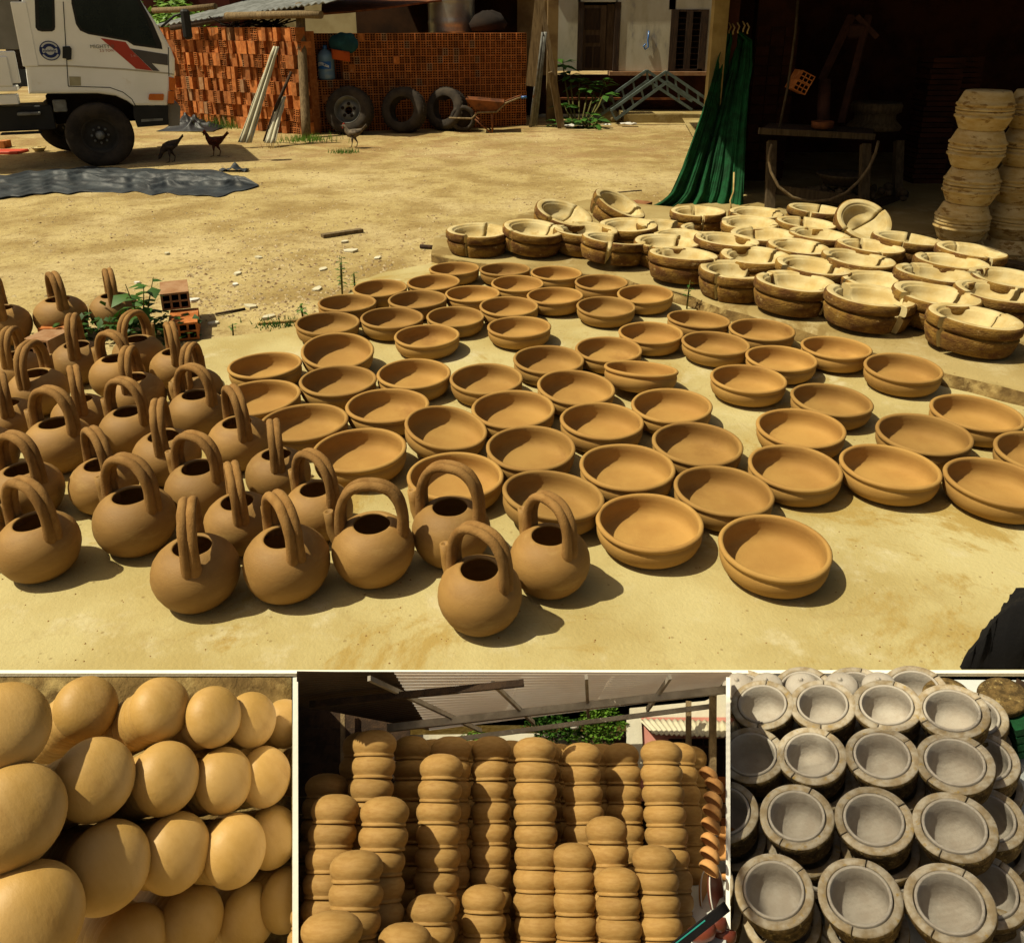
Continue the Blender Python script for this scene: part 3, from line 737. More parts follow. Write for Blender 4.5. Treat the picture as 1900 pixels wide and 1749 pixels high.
bm = bmesh.new(); box(bm, (10.8, 5.5, 0), (11, 11.5, RZ)); wchild('side_wall', bm, M['shade_brick'])
bm = bmesh.new(); a, b = V(1308, 210, 8.5), V(1334, 210, 8.5)
box(bm, (a.x, 8.45, DZ), (b.x, 8.58, RZ)); wchild('pillar', bm, mat('pale pillar plaster', 'a8915c', '8d7545', 3, .95, .4, 40))
# brick front wall strip, dim, between curtain and workbench
bm = bmesh.new(); a, b = V(1388, 210, 9.3), V(1462, 210, 9.3); box(bm, (a.x, 9.3, 0), (b.x, 9.45, RZ)); wchild('brick_pier', bm, M['shade_brick'])
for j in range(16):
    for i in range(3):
        bm = bmesh.new(); x0 = a.x + .01 + i * .148 + (j % 2) * .0; box(bm, (x0, 9.275, .1 + j * .1), (x0 + .14, 9.3, .1 + j * .1 + .088)); wchild('brick', bm, M['shade_brick'])

# ------------------------------------------------------------------ truck
TY = None
TP0 = G(186, 308, DZ); TA = R_(25)
TN = Vector((-math.sin(TA), math.cos(TA), 0))
truck = thing('truck', 'white flatbed truck with red and grey stripes on its cab door', 'truck', TP0, (0, 0, TA))
TINV = Matrix.Rotation(-TA, 3, 'Z')
def TV(px, py, _=None): return TINV @ (plane_hit(px, py, TP0, TN) - TP0)
def tch(name, bm, m, par=truck):
    o = obj(name, bm, m); o.parent = par; return o
def S(*pp, dy=0.0):
    return [TV(p[0] / 5.643, p[1] / 5.643, TY) + Vector((0, dy, 0)) for p in pp]
cab = [(225, -330), (1290, -330), (1400, -120), (1490, 30), (1600, 190), (1700, 345), (1790, 510), (1832, 620), (1832, 780), (1790, 960), (1752, 1112), (1405, 1112), (1335, 1062), (1210, 1005), (1020, 980), (300, 985), (262, 700), (225, 640)]
bm = bmesh.new(); extrude_poly(bm, S(*cab), (0, 1.8, 0), bev=.04); tch('cab', bm, M['truck_white'])
def panel(name, pts_, m, out=.006, th=.03, bev=0):
    bm = bmesh.new(); extrude_poly(bm, S(*pts_, dy=-out), (0, th, 0)); return tch(name, bm, m)
rub = M['rubber']
panel('window_seal', [(735, -250), (748, 40), (795, 255), (838, 322), (925, 360), (1330, 432), (1400, 478), (1700, 518), (1690, 455), (1600, 245), (1500, 60), (1330, -250)], M['truck_dark'], .004)
panel('window', [(765, -230), (775, 40), (815, 240), (860, 308), (935, 338), (1340, 412), (1410, 455), (1640, 486), (1600, 380), (1540, 220), (1450, 50), (1290, -230)], M['glass'], .008)
panel('window_seal', [(355, -250), (372, 290), (395, 322), (440, 334), (545, 332), (572, 315), (578, 285), (565, -250)], M['truck_dark'], .004)
panel('window', [(400, -230), (412, 280), (440, 305), (535, 303), (545, 280), (540, -230)], M['glass'], .008)
panel('stripe', [(1050, 400), (1315, 442), (1365, 515), (1597, 742), (1425, 722)], M['red'], .005)
panel('stripe', [(1362, 510), (1756, 572), (1758, 686), (1590, 665), (1672, 748), (1602, 742)], M['grey_stripe'], .006)
panel('fuel_label', [(725, 802), (845, 805), (848, 898), (730, 898)], mat('beige sticker', 'bdb594', 'b0a886', 9, .7), .005)
panel('crease_shade_strip', [(270, 682), (690, 682), (1300, 718), (1760, 762), (1820, 775), (1820, 790), (1760, 778), (1300, 736), (690, 700), (272, 700)], mat('crease shade', 'cfc7b2', 'c6bda6', 9, .5), .003)  # darker strip paints the shade line below the belt crease
seam = M['truck_dark']
for a, b in (((662, 20), (690, 500)), ((690, 500), (715, 905)), ((715, 905), (1150, 918)), ((1150, 918), (1290, 968)), ((1290, 968), (1380, 1040)), ((1380, 1040), (1420, 1112)), ((1762, 500), (1768, 800))):
    bm = bmesh.new(); pa, pb = S(a, b, dy=-.002); tube(bm, [pa, pb], .005, 5); tch('door_seam', bm, seam)
panel('door_handle', [(655, 490), (730, 486), (750, 510), (748, 625), (700, 632), (690, 615), (655, 612)], M['truck_dark'], .02)
panel('side_lamp', [(1560, 990), (1572, 984), (1708, 984), (1716, 995), (1712, 1045), (1700, 1052), (1560, 1048), (1553, 1035)], M['orange_lamp'], .025)
panel('corner_lamp', [(1766, 805), (1832, 820), (1838, 860), (1830, 950), (1768, 945)], M['orange_lamp'], .015, .3)
panel('headlamp', [(1762, 955), (1830, 958), (1822, 1085), (1758, 1085)], M['orange_lamp'], .012, .3)
panel('bumper', [(1395, 1118), (1762, 1112), (1760, 1310), (1440, 1335), (1400, 1220)], M['truck_dark'], .0, 1.8)
panel('bumper_end', [(1758, 1095), (1870, 1092), (1895, 1130), (1885, 1320), (1770, 1330)], mat('grey bumper', '8f887c', '7d766a', 4, .6), -.05, 1.7)
panel('bumper_trim', [(1478, 1250), (1705, 1240), (1705, 1262), (1480, 1278)], M['pipe'], .008)
bm = bmesh.new(); c = S((523, 533), dy=-.006)[0]
em = bmesh.new(); bmesh.ops.create_circle(em, cap_ends=True, segments=40, radius=.118, matrix=Matrix.Translation(c) @ Matrix.Rotation(R_(90), 4, 'X')); eo = tch('emblem', em, mat('emblem white', 'dfe2e0', 'd5d8d8', 9, .5))
navy = mat('emblem navy', '24356e', '1f2f64', 9, .5)
for (r0, r1, a0, a1, dy) in ((.106, .117, 0, 360, .002), (.05, .085, 20, 160, .002), (.05, .085, 200, 340, .002), (.085, .106, -28, 28, .002), (.085, .106, 152, 208, .002)):
    em = bmesh.new(); n = 24; v0 = []
    for i in range(n + 1):
        a = R_(a0 + (a1 - a0) * i / n); v0.append((em.verts.new(c + Vector((math.cos(a) * r0, -dy, math.sin(a) * r0))), em.verts.new(c + Vector((math.cos(a) * r1, -dy, math.sin(a) * r1)))))
    for p, q in zip(v0[:-1], v0[1:]): em.faces.new((p[0], q[0], q[1], p[1]))
    tch('emblem_print', em, navy)
for s_ in range(9):
    em = bmesh.new(); box(em, c + Vector((-.075 + s_ * .0165, -.003, -.012)), c + Vector((-.065 + s_ * .0165, -.001, .014 if s_ % 2 else .006))); tch('emblem_print', em, navy)
def text_mesh(cu):
    t = bpy.data.objects.new('lettering', cu); COL.objects.link(t)
    me = bpy.data.meshes.new_from_object(t.evaluated_get(bpy.context.evaluated_depsgraph_get()))
    if not me.materials: me.materials.append(cu.materials[0])
    bpy.data.objects.remove(t); o = bpy.data.objects.new('lettering', me); COL.objects.link(o); return o
def text(s, px, py, size, m, rz=0, dy=-.008, par=truck, Y=TY, base_inv=None):
    cu = bpy.data.curves.new('lettering', 'FONT'); cu.body = s; cu.size = size; cu.extrude = .001; cu.align_x = 'LEFT'
    cu.materials.append(m); o = text_mesh(cu)
    o.location = TV(px, py, Y) + Vector((0, dy, 0)); o.rotation_euler = (R_(90), 0, 0)
    o.parent = par; return o
greyt = mat('grey lettering', '7d7a66', '77745f', 9, .6); redt = mat('red lettering', 'b86a50', 'b0604a', 9, .6)
text('MIGHTY II', 167.5, 90, .062, greyt); text('2.5 TON', 185, 96.5, .044, redt)
text('5.4t', 242.5, 106, .045, mat('pale print', 'd9a79a', 'd09d90', 9, .6))
# wheels
def truck_wheel(px, py, dy, r, name='wheel'):
    c = TV(px, py, TY) + Vector((0, dy, 0))
    w = bpy.data.objects.new(name, None); COL.objects.link(w); w.parent = truck; w.location = c; w.rotation_euler = (R_(90), 0, 0)
    obj('tyre', lathe([(r * .55, 0), (r * .62, .03), (r * .8, .045), (r * .93, .03), (r * .99, 0), (r, -.03), (r, -.2), (r * .93, -.25), (r * .55, -.25)], 48), M['rubber'], w)
    obj('rim', lathe([(0, -.03), (r * .12, -.03), (r * .13, -.06), (r * .3, -.07), (r * .45, -.1), (r * .5, -.02), (r * .56, .0), (r * .57, -.05)], 40), mat('dusty rim', '4b443a', '3a342c', 5, .7), w)
    obj('hub', lathe([(0, .05), (r * .1, .045), (r * .13, .0), (r * .14, -.06)], 20), M['pipe'], w)
    for k in range(8):
        a = k * math.pi / 4; bm = bmesh.new(); bmesh.ops.create_cone(bm, cap_ends=True, segments=6, radius1=.018, radius2=.015, depth=.04, matrix=Matrix.Translation((math.cos(a) * r * .24, math.sin(a) * r * .24, -.05))); obj('wheel_nut', bm, M['pipe'], w)
truck_wheel(186, 252, .02, .415); truck_wheel(118, 250, 1.5, .40)
bm = bmesh.new(); box(bm, TV(-60, 150, TY) + Vector((0, .25, -.1)), TV(60, 130, TY) + Vector((0, 1.6, 0))); tch('chassis', bm, M['truck_dark'])
def tbox(name, x0, y0, x1, y1, d0, d1, m):
    a, b = TV(x0 / 5.643, y1 / 5.643, TY), TV(x1 / 5.643, y0 / 5.643, TY); bm = bmesh.new(); box(bm, (a.x, d0, a.z), (b.x, d1, b.z), bev=.01); return tch(name, bm, m)
tbox('cargo_side', -900, 535, 150, 900, -.02, .05, M['truck_white']); tbox('cargo_side_frame', -300, 590, 75, 915, -.04, -.02, M['truck_white'])
tbox('cargo_rail', -900, 900, 175, 985, -.03, 1.8, M['truck_white']); tbox('cargo_sill', -900, 990, 180, 1130, 0, .2, M['truck_white'])
tbox('cargo_front', -900, -350, 125, 530, .0, .04, mat('grey sheet metal', '97948c', '86837a', 3, .6)); tbox('cargo_bed', -900, 880, 140, 900, .05, 1.8, M['truck_dark'])
tbox('fuel_tank', -200, 1110, 540, 1400, .1, .7, M['truck_dark']); tbox('step_plate', 180, 1175, 420, 1215, -.0, .2, M['pipe']); tbox('step_plate', 0, 1385, 440, 1420, .0, .2, M['truck_dark'])
tbox('air_duct', 240, 20, 275, 700, -.01, .2, M['truck_white']); tbox('gap_panel', 110, -300, 240, 900, .3, 1.6, M['dark'])
tbox('wheel_arch', 520, 985, 1400, 1330, .3, 1.7, M['dark']); tbox('chassis_plate', 565, 1050, 685, 1180, .05, .12, M['pipe'])
bm = bmesh.new(); box(bm, TV(305 / 1, 38, TY) + Vector((0, -.2, -.25)), TV(318, 38, TY) + Vector((.05, 0, .25)), bev=.03)
a = TV(342, 40, TY); bm = bmesh.new(); box(bm, a + Vector((-.05, -.25, -.22)), a + Vector((.06, -.12, .15)), bev=.03); tch('mirror', bm, M['truck_dark'])
bm = bmesh.new(); tube(bm, [TV(300, 50, TY), TV(322, 30, TY) + Vector((0, -.15, 0)), a + Vector((0, -.18, .1))], .015, 6); tch('mirror_arm', bm, M['truck_dark'])

# red slab and brick under the truck, bowl
bm = bmesh.new(); a = G(-20, 288, DZ); box(bm, a, a + Vector((.42, .3, .05)), bev=.01); tag(obj('red_board', bm, mat('red board', 'd2502f', 'c24526', 4, .6), rot=(0, 0, 0)), 'flat red board lying on the dirt under the truck bed', 'board')
bm = bmesh.new(); tag(obj('small_bowl', lathe([(0, 0), (.04, 0), (.1, .07), (.105, .075), (.09, .06), (0, .02)], 24), M['plaster'], loc=G(74, 283, DZ)), 'small pale bowl on the dirt in front of the truck tyre', 'bowl')
bm = bmesh.new(); a = G(-6, 275, DZ); box(bm, a, a + Vector((.12, .2, .1))); tag(obj('loose_brick', bm, M['brick'], None), 'single orange brick standing under the truck bed', 'brick')

# black tarp on the dirt
bm = bmesh.new()
def tf(u, v):
    xl = -40 + 520 * u
    yt = 328 - 16 * math.sin(u * 3.1) + 2 * math.sin(u * 13); yb = 372 - 18 * u - 8 * math.sin(u * 5)
    if u > .88: k = (u - .88) / .12; yt += k * 16; yb -= k * 16
    yt += 5 * noise.noise(Vector((u * 14, 2, 0))); yb += 5 * noise.noise(Vector((u * 17, 9, 0)))
    p = G(xl, yt + (yb - yt) * v, DZ)
    h = .012 * (1 + noise.noise(Vector((u * 12, v * 4, 1))))
    for i in range(15):
        c0 = .05 + i * .064 + .10 * math.sin(u * (3 + i * .7) + i * 1.9); am = max(0, .3 + noise.noise(Vector((u * 3.2 + i * 5.1, i * 2.3, 0)))) * .075
        h += am * math.exp(-abs((v - c0) / .022) ** 1.2)
    for i in range(5):
        d_ = (u - (.12 + .2 * i)) * 6 + (v - .5) * (1.2 if i % 2 else -1.5); h += .035 * math.exp(-abs(d_ / .12)) * max(0, noise.noise(Vector((v * 3, i * 3, 2))) + .4)
    e = min(1, min(v, 1 - v) * 5) * min(1, (1 - u) * 14)
    return p + Vector((0, 0, .010 + h * e))
grid(bm, 220, 70, tf, smoothit=True); solidify(bm, .006)
tag(obj('tarp', bm, M['tarp']), 'crumpled black tarp spread on the dirt in front of the truck', 'tarp')
bm = bmesh.new(); a = G(440, 318, DZ)
grid(bm, 14, 8, lambda u, v: a + Vector((.35 * (u - .6), .14 * (v - .5), .02 + .08 * math.exp(-((u - .5) / .12) ** 2) * (.4 + .6 * v) + .03 * noise.noise(Vector((u * 6, v * 6, 4)))))); solidify(bm, .005)
tag(obj('tarp_scrap', bm, M['tarp']), 'folded black tarp scrap sticking up at the end of the large tarp', 'tarp')
bm = bmesh.new(); a = G(358, 240, DZ)

def hf(u, v):
    h = .03
    for i in range(7):
        t = (u - .5) * math.cos(i * .9) + (v - .5) * math.sin(i * .9) + .12 * math.sin(i * 2.7) + .05 * math.sin(u * 9 + i); h += .10 * math.exp(-abs(t / .035) ** 1.2) * max(0, .5 + noise.noise(Vector((u * 3 + i * 4, v * 3, i))))
    e = min(1, 5 * min(u, 1 - u)) * min(1, 4 * min(v, 1 - v))
    return a + Vector((1.0 * (u - .5), .8 * (v - .5), .01 + h * e + .05 * e * math.exp(-((u - .45) / .3) ** 2)))
grid(bm, 70, 50, hf); solidify(bm, .006)
tag(obj('plastic_sheet_heap', bm, M['plastic_black']), 'crumpled black plastic heap on the dirt in front of the truck bumper', 'plastic sheet', kind='thing')

# leaning fibre cement sheets and stick
def sheet(px_pts, label):
    bm = bmesh.new(); Yb = 13.4
    W = [V(*p, Yb) for p in px_pts]; ax = (W[0] + W[1]) / 2; n = 14; m_ = 10
    def fn(u, v):
        p = W[3].lerp(W[2], u).lerp(W[0].lerp(W[1], u), v)
        edge_ = .03 * noise.noise(Vector((v * 6, px_pts[0][0], 0))) * (1 if u in (0, 1) else 0)
        return p + Vector((edge_, -.55 * (1 - v) + .025 * math.sin(u * math.pi * 5), 0))
    grid(bm, n, m_, fn); solidify(bm, .012); tag(obj('fibre_cement_sheet', bm, M['asbestos']), label, 'roof sheet', 'fibre cement sheets leaning on the bricks')
sheet([(507, 86), (518, 88), (486, 257), (461, 256)], 'tall broken corrugated sheet leaning on the corner brick stack')
sheet([(519, 180), (531, 180), (528, 258), (508, 257)], 'short pale sheet leaning beside the dark stick')
bm = bmesh.new(); tube(bm, [G(491, 262, DZ), V(512, 200, 13.2), V(540, 134, 13.6)], [.03, .028, .022], 7); tag(obj('stick', bm, M['wood_dark']), 'dark straight stick leaning between the two pale sheets', 'stick')

# tyres
def tyre(px, py, r, tilt, yaw, label, rim=False, grp='tyres leaning on the brick stack'):
    g = G(px, py, DZ)
    t_ = thing('spare_wheel' if rim else 'tyre', label, 'tyre', g + Vector((0, 0, r * math.cos(R_(tilt)))), (R_(90 - tilt), 0, R_(yaw)), grp)
    w = .125
    tr = lathe([(r * .56, -w), (r * .6, -w - .01), (r * .8, -w - .02), (r * .93, -w), (r * .985, -w * .75), (r, -w * .5), (r, w * .5), (r * .985, w * .75), (r * .93, w), (r * .8, w + .02), (r * .6, w + .01), (r * .56, w), (r * .6, w * .6), (r * .75, 0), (r * .6, -w * .6), (r * .56, -w)], 48)
    obj('tread_ring', tr, M['rubber'], t_)
    bm = bmesh.new()
    for k in range(36):
        a = 2 * math.pi * k / 36; Mx = Matrix.Rotation(a, 4, 'Z')
        box(bm, (r * .985, -.018, -w * .8), (r * 1.012, .018, w * .8), Mx)
    obj('tread_lug', bm, M['rubber'], t_)
    if rim:
        m_ = mat('grey rim', '77756c', '5c5a52', 5, .6)
        obj('rim', lathe([(r * .16, .05), (r * .17, .07), (r * .36, .075), (r * .43, .02), (r * .5, .06), (r * .55, w + .012), (r * .58, w + .01), (r * .56, 0)], 40), m_, t_)
        for k in range(5):
            a = 2 * math.pi * k / 5 + .3; bm = bmesh.new(); bmesh.ops.create_cone(bm, cap_ends=True, segments=12, radius1=.03, radius2=.03, depth=.01, matrix=Matrix.Translation((math.cos(a) * r * .27, math.sin(a) * r * .27, .075))); obj('bolt_hole', bm, M['dark'], t_)
    return t_
tyre(652, 249, .40, 16, -8, 'truck wheel with grey rim leaning on the brick stack beside the shed post', True)
tyre(752, 246, .385, 14, -14, 'bare tyre leaning in the middle between wheel and wheelbarrow')
tyre(830, 241, .37, 16, -26, 'bare tyre leaning behind the wheelbarrow')

# wheelbarrow
wb = thing('wheelbarrow', 'rusty orange wheelbarrow with one blue grip parked by the brick stack', 'wheelbarrow', G(860, 243, DZ))
bpy.context.view_layer.update()
WY = wb.location.y - .05
def wch(name, bm, m): o = obj(name, bm, m); o.parent = wb; o.matrix_parent_inverse = wb.matrix_basis.inverted(); return o
B_ = lambda px, py, dy=0: V(px, py, WY) + Vector((0, dy, 0))
bm = bmesh.new()
A = [B_(865, 182, -.25), B_(936, 188, -.25), B_(936, 188, .3), B_(865, 182, .3)]; C = [B_(880, 202, -.16), B_(920, 207, -.16), B_(920, 207, .2), B_(880, 202, .2)]
va = [bm.verts.new(p) for p in A]; vc = [bm.verts.new(p) for p in C]; bm.faces.new(vc)
for k in range(4): bm.faces.new((va[k], va[(k + 1) % 4], vc[(k + 1) % 4], vc[k]))
solidify(bm, .012); wch('tray', bm, M['rust'])
wv = bpy.data.objects.new('wheel', None); COL.objects.link(wv); wv.parent = wb; wv.location = B_(859, 220, 0) - wb.location; wv.rotation_euler = (R_(90), 0, 0)
obj('tyre', lathe([(.15, -.04), (.19, -.045), (.225, -.02), (.225, .02), (.19, .045), (.15, .04), (.15, -.04)], 32), M['rubber'], wv)
obj('rim', lathe([(0, -.02), (.05, -.03), (.15, -.03), (.15, .03), (.05, .03), (0, .02)], 20), M['dark'], wv)
for dy in (-.2, .2):
    bm = bmesh.new(); tube(bm, [B_(834, 218, dy * .5), B_(876, 219, dy * .6), B_(887, 207, dy), B_(922, 206, dy), B_(938, 190, dy), B_(958, 182, dy), B_(968, 179, dy)], .017, 6); wch('frame_rail', bm, M['rust'] if dy > 0 else M['wood'])
    bm = bmesh.new(); tube(bm, [B_(913, 206, dy), B_(914, 244, dy)], .014, 6); wch('leg', bm, M['rust'])
    bm = bmesh.new(); tube(bm, [B_(882, 219, dy), B_(911, 244, dy)], .014, 6); wch('brace', bm, M['rust'])
bm = bmesh.new(); tube(bm, [B_(967, 179.3, -.2), B_(977, 178.5, -.2)], .022, 8); wch('grip', bm, M['blue'])

# bottle, bag, cup on the brick ledge
tw = (p1 - p0).normalized(); nw = Vector((-tw.y, tw.x, 0))
def niche(x): return p0 + tw * x + nw * .15 + Vector((0, 0, 7 * (BR_H + .003)))
b0 = thing('water_bottle', 'large blue water bottle standing on the brick ledge beside the shed post', 'water bottle', niche(.31))
r = .145
obj('bottle_body', lathe([(0, 0), (r * .9, 0), (r, .03), (r, .12), (r * .96, .14), (r, .16), (r, .34), (r * .95, .4), (r * .6, .47), (r * .22, .5), (r * .2, .54), (0, .545)], 32), M['bottle'], b0)
obj('cap', lathe([(0, .56), (r * .24, .56), (r * .25, .51), (r * .25, .5)], 16), M['blue'], b0)
bm = bmesh.new()
grid(bm, 10, 3, lambda u, v: (math.sin(R_(-55 + 100 * u)) * r * 1.015, -math.cos(R_(-55 + 100 * u)) * r * 1.015, .18 + .12 * v)); obj('label_print', bm, mat('blue label', '2a6cc4', '2460b4', 9, .5), b0)
bm = bmesh.new()
grid(bm, 10, 3, lambda u, v: (math.sin(R_(-50 + 80 * u)) * r * 1.025, -math.cos(R_(-50 + 80 * u)) * r * 1.025, .215 + .07 * v * (1 - .5 * u) + .02 * math.sin(u * 4))); obj('label_print', bm, mat('label white', 'e8eef4', 'dfe6ee', 9, .5), b0)
cu = bpy.data.curves.new('lettering', 'FONT'); cu.body = 'NƯỚC'; cu.size = .05; cu.materials.append(M['blue']); cu.extrude = .0005
o = text_mesh(cu); o.parent = b0; o.location = (-.08, -r * 1.06, .232); o.rotation_euler = (R_(90), 0, R_(-12))
bm = bmesh.new(); tag(obj('cup', lathe([(0, 0), (.03, 0), (.055, .05), (.05, .05), (0, .01)], 20), M['paper'], loc=niche(.10)), 'small white cup on the bricks beside the water bottle', 'cup')
bg_ = thing('cloth_bag', 'dark teal bag with an orange lower flap hanging over the brick stack', 'bag', p0 + tw * .62 - nw * .02 + Vector((0, 0, 1.30)))
bm = bmesh.new(); bmesh.ops.create_icosphere(bm, subdivisions=4, radius=.24)
for v in bm.verts: v.co = Vector((v.co.x * 1.05, v.co.y * .45, v.co.z * .72 + .16)) * (1 + .12 * noise.noise(v.co * 7))
obj('bag_body', smooth(bm), M['teal'], bg_)
bm = bmesh.new(); grid(bm, 10, 6, lambda u, v: (-.2 + .3 * u, -.11 - .02 * math.sin(u * 5), .08 - .16 * v - .05 * u)); solidify(bm, .01); obj('flap', bm, M['orange_cloth'], bg_)

# chickens
def chicken_mesh(px, py, h, yaw, pose, fm, label):
    root = thing('chicken', label, 'chicken', G(px, py, DZ), (0, 0, R_(yaw)), 'chickens pecking in the yard')
    s = h; bm = bmesh.new()
    if pose == 'peck': ch = [(-.46, 0, .92), (-.36, 0, .84), (-.2, 0, .74), (0, 0, .64), (.17, 0, .58), (.29, 0, .47), (.36, 0, .34), (.41, 0, .24), (.46, 0, .17)]
    else: ch = [(-.5, 0, .82), (-.38, 0, .74), (-.2, 0, .64), (0, 0, .57), (.18, 0, .60), (.28, 0, .72), (.32, 0, .84), (.38, 0, .90), (.45, 0, .90)]
    rad = [.03, .07, .15, .2, .17, .1, .07, .075, .04]
    pts_ = [Vector(c) * s for c in ch]
    tube(bm, pts_, [q * s for q in rad], 12)
    for v in bm.verts: v.co.y *= .8
    # beak and tail feathers drawn out of the same surface, legs joined into it
    d = (pts_[-1] - pts_[-2]).normalized(); tube(bm, [pts_[-1], pts_[-1] + d * .07 * s], [.03 * s, .004 * s], 6)
    for k in (-1, 0, 1): tube(bm, [pts_[1], pts_[0] + Vector((-.1, .05 * k, .12 + .04 * k)) * s], [.05 * s, .018 * s], 6)
    for sx in (-1, 1):
        o_ = sx * .09
        tube(bm, [Vector((.0, sx * .09, .5)) * s, Vector((-.01 + o_ * .5, sx * .1, .34)) * s, Vector((-.05 + o_, sx * .1, .2)) * s, Vector((.0 + o_, sx * .1, .02)) * s], [.08 * s, .05 * s, .018 * s, .016 * s], 7)
        for ty in (-.05, 0, .05): tube(bm, [Vector((.0 + o_, sx * .1, .02)) * s, Vector((.1 + o_, sx * .1 + ty, .008)) * s], [.014 * s, .008 * s], 5)
        tube(bm, [Vector((.12, sx * .13, .62)) * s, Vector((-.1, sx * .155, .62)) * s, Vector((-.3, sx * .1, .66)) * s], [.06 * s, .09 * s, .02 * s], 8)
    obj('body', bm, fm, root)
    bm = bmesh.new(); hp = pts_[-2]; tube(bm, [hp + Vector((-.05, 0, .06)) * s, hp + Vector((0, 0, .1)) * s, hp + Vector((.06, 0, .05)) * s], [.02 * s, .03 * s, .015 * s], 6)
    tube(bm, [hp + Vector((.05, 0, -.05)) * s, hp + Vector((.06, 0, -.11)) * s], [.025 * s, .015 * s], 6); obj('comb', bm, M['comb'], root)
    for sx in (-1, 1):
        bm = bmesh.new(); bmesh.ops.create_uvsphere(bm, u_segments=8, v_segments=6, radius=.014 * s, matrix=Matrix.Translation(hp + Vector((.02, sx * .055, .02)) * s)); obj('eye', bm, M['dark'], root)
chicken_mesh(319, 301, .34, -165, 'peck', M['feather_dark'], 'dark chicken pecking at the dirt between the tyre and the red chicken')
chicken_mesh(402, 290, .36, 172, 'up', M['feather_red'], 'reddish chicken walking behind the tarp end')
chicken_mesh(657, 274, .36, 176, 'up', M['feather_grey'], 'grey brown chicken walking in front of the wheel with grey rim')

# sticks and scraps on the dirt
def stick(pts_, r, m, label, name='stick', cat='stick'):
    bm = bmesh.new(); tube(bm, [G(px, py, DZ) + Vector((0, 0, r)) for px, py in pts_], r, 6); tag(obj(name, bm, m), label, cat)
bm = bmesh.new(); beam(bm, G(598, 442, DZ) + Vector((0, 0, .02)), G(672, 431, DZ) + Vector((0, 0, .02)), .06, .03); tag(obj('short_plank', bm, M['wood']), 'short grey plank lying alone on the open dirt', 'plank')
stick([(1145, 360), (1190, 356)], .012, M['wood_dark'], 'thin dark twig on the dirt near the curtain hem')
stick([(1003, 379), (1022, 378)], .014, M['dark'], 'small dark scrap of twig on the dirt behind the leaning mold')
stick([(780, 461), (822, 464)], .018, M['wood_dark'], 'thin brown twig on the dirt beside the end mold')
stick([(400, 585), (455, 575)], .008, M['wood_dark'], 'thin curved twig on the dirt beyond the kettles')
stick([(478, 602), (560, 597)], .01, M['dry'], 'straw coloured stick at the back edge of the concrete')
bm = bmesh.new(); tube(bm, [G(1785, 707) + Vector((0, 0, .01)), G(1800, 716) + Vector((0, 0, .01)), G(1857, 735) + Vector((0, 0, .01))], .008, 6); tag(obj('white_stick', bm, M['paper']), 'thin white bent stick on the concrete under the raised edge', 'stick')

# bricks near curtain, bricks by the kettles
def loose_brick(px, py, z, yaw, label, me=ME_BRICK, sc=1.0, roll=0, grp=None):
    p = G(px, py, z); o = obj('hollow_brick', me, None, None, p, (0, R_(roll), R_(yaw)), sc); tag(o, label, 'brick', grp, 'thing'); return o
ME_B6 = brick_mesh(.13, .085, .22, 3, 2, 'six_hole_brick', mat('brown brick', '9a6a44', '82532f', 12, .9, .3, 120))
ME_B6P = brick_mesh(.13, .085, .22, 3, 2, 'six_hole_brick_pale', M['brick_pale'])
ME_B6O = brick_mesh(.13, .085, .22, 3, 2, 'six_hole_brick_orange', M['brick'])
loose_brick(1150, 402, DZ, -38, 'brown six-hole brick lying at the hem of the green curtain', ME_B6, 1.4)
loose_brick(1049, 412, DZ, 4, 'brown six-hole brick standing on the dirt behind the tilted mold', ME_B6, 1.15)
g = 'loose hollow bricks round the weed'
loose_brick(306, 606, -.02, 22, 'pale six-hole brick on top of the small pile at the weed', ME_B6P, 1.25).location.z += .10
loose_brick(316, 634, -.04, 18, 'orange six-hole brick at the bottom of the small pile at the weed', ME_B6O, 1.25)
loose_brick(76, 642, -.04, 3, 'orange six-hole brick half hidden among the rear kettles', ME_B6O, 1.25)
loose_brick(50, 660, -.04, -12, 'pale orange brick lying askew behind the half hidden orange one', ME_B6P, 1.2)

# ------------------------------------------------------------------ green curtain
cur = thing('curtain', 'dark green net curtain tied up at the workshop corner and spreading over the dirt', 'curtain', G(1300, 392, DZ))
bpy.context.view_layer.update()
def interp(tab, t):
    for (a, x), (b, y) in zip(tab[:-1], tab[1:]):
        if t <= b: return x + (y - x) * (t - a) / (b - a) if b > a else x
    return tab[-1][1]
lx = [(0, 1352), (.06, 1345), (.16, 1330), (.3, 1318), (.45, 1302), (.6, 1284), (.75, 1265), (.88, 1245), (.96, 1222), (1, 1192)]
rx = [(0, 1372), (.05, 1396), (.2, 1396), (.3, 1390), (.5, 1385), (.8, 1381), (1, 1378)]
bm = bmesh.new()
def cf(u, v):
    y = 58 + (397 - 58) * v
    x = interp(lx, v) + (interp(rx, v) - interp(lx, v)) * u
    if v > .9: y = 58 + 339 * (.9 + (v - .9) * (1 - .28 * (1 - u)))
    zc_ = 8.02 + .1 * math.sin(u * 3.1)
    aa = .35 + 1.1 * noise.noise(Vector((u * 6, v * 1.2, 8))); fold = (1 - 2 * abs(math.sin(u * 19 + 3.2 * noise.noise(Vector((u * 3, v * 1.4, 3)))))) * (.02 + .04 * v) * aa + .06 * noise.noise(Vector((u * 7, v * 1.5, 6))) + .015 * noise.noise(Vector((u * 40, v * 3, 2)))
    return CAMP + ray(x, y) * (zc_ + fold)
grid(bm, 150, 60, cf); solidify(bm, .004)
o = obj('cloth', bm, M['green']); o.parent = cur; o.matrix_parent_inverse = cur.matrix_basis.inverted()
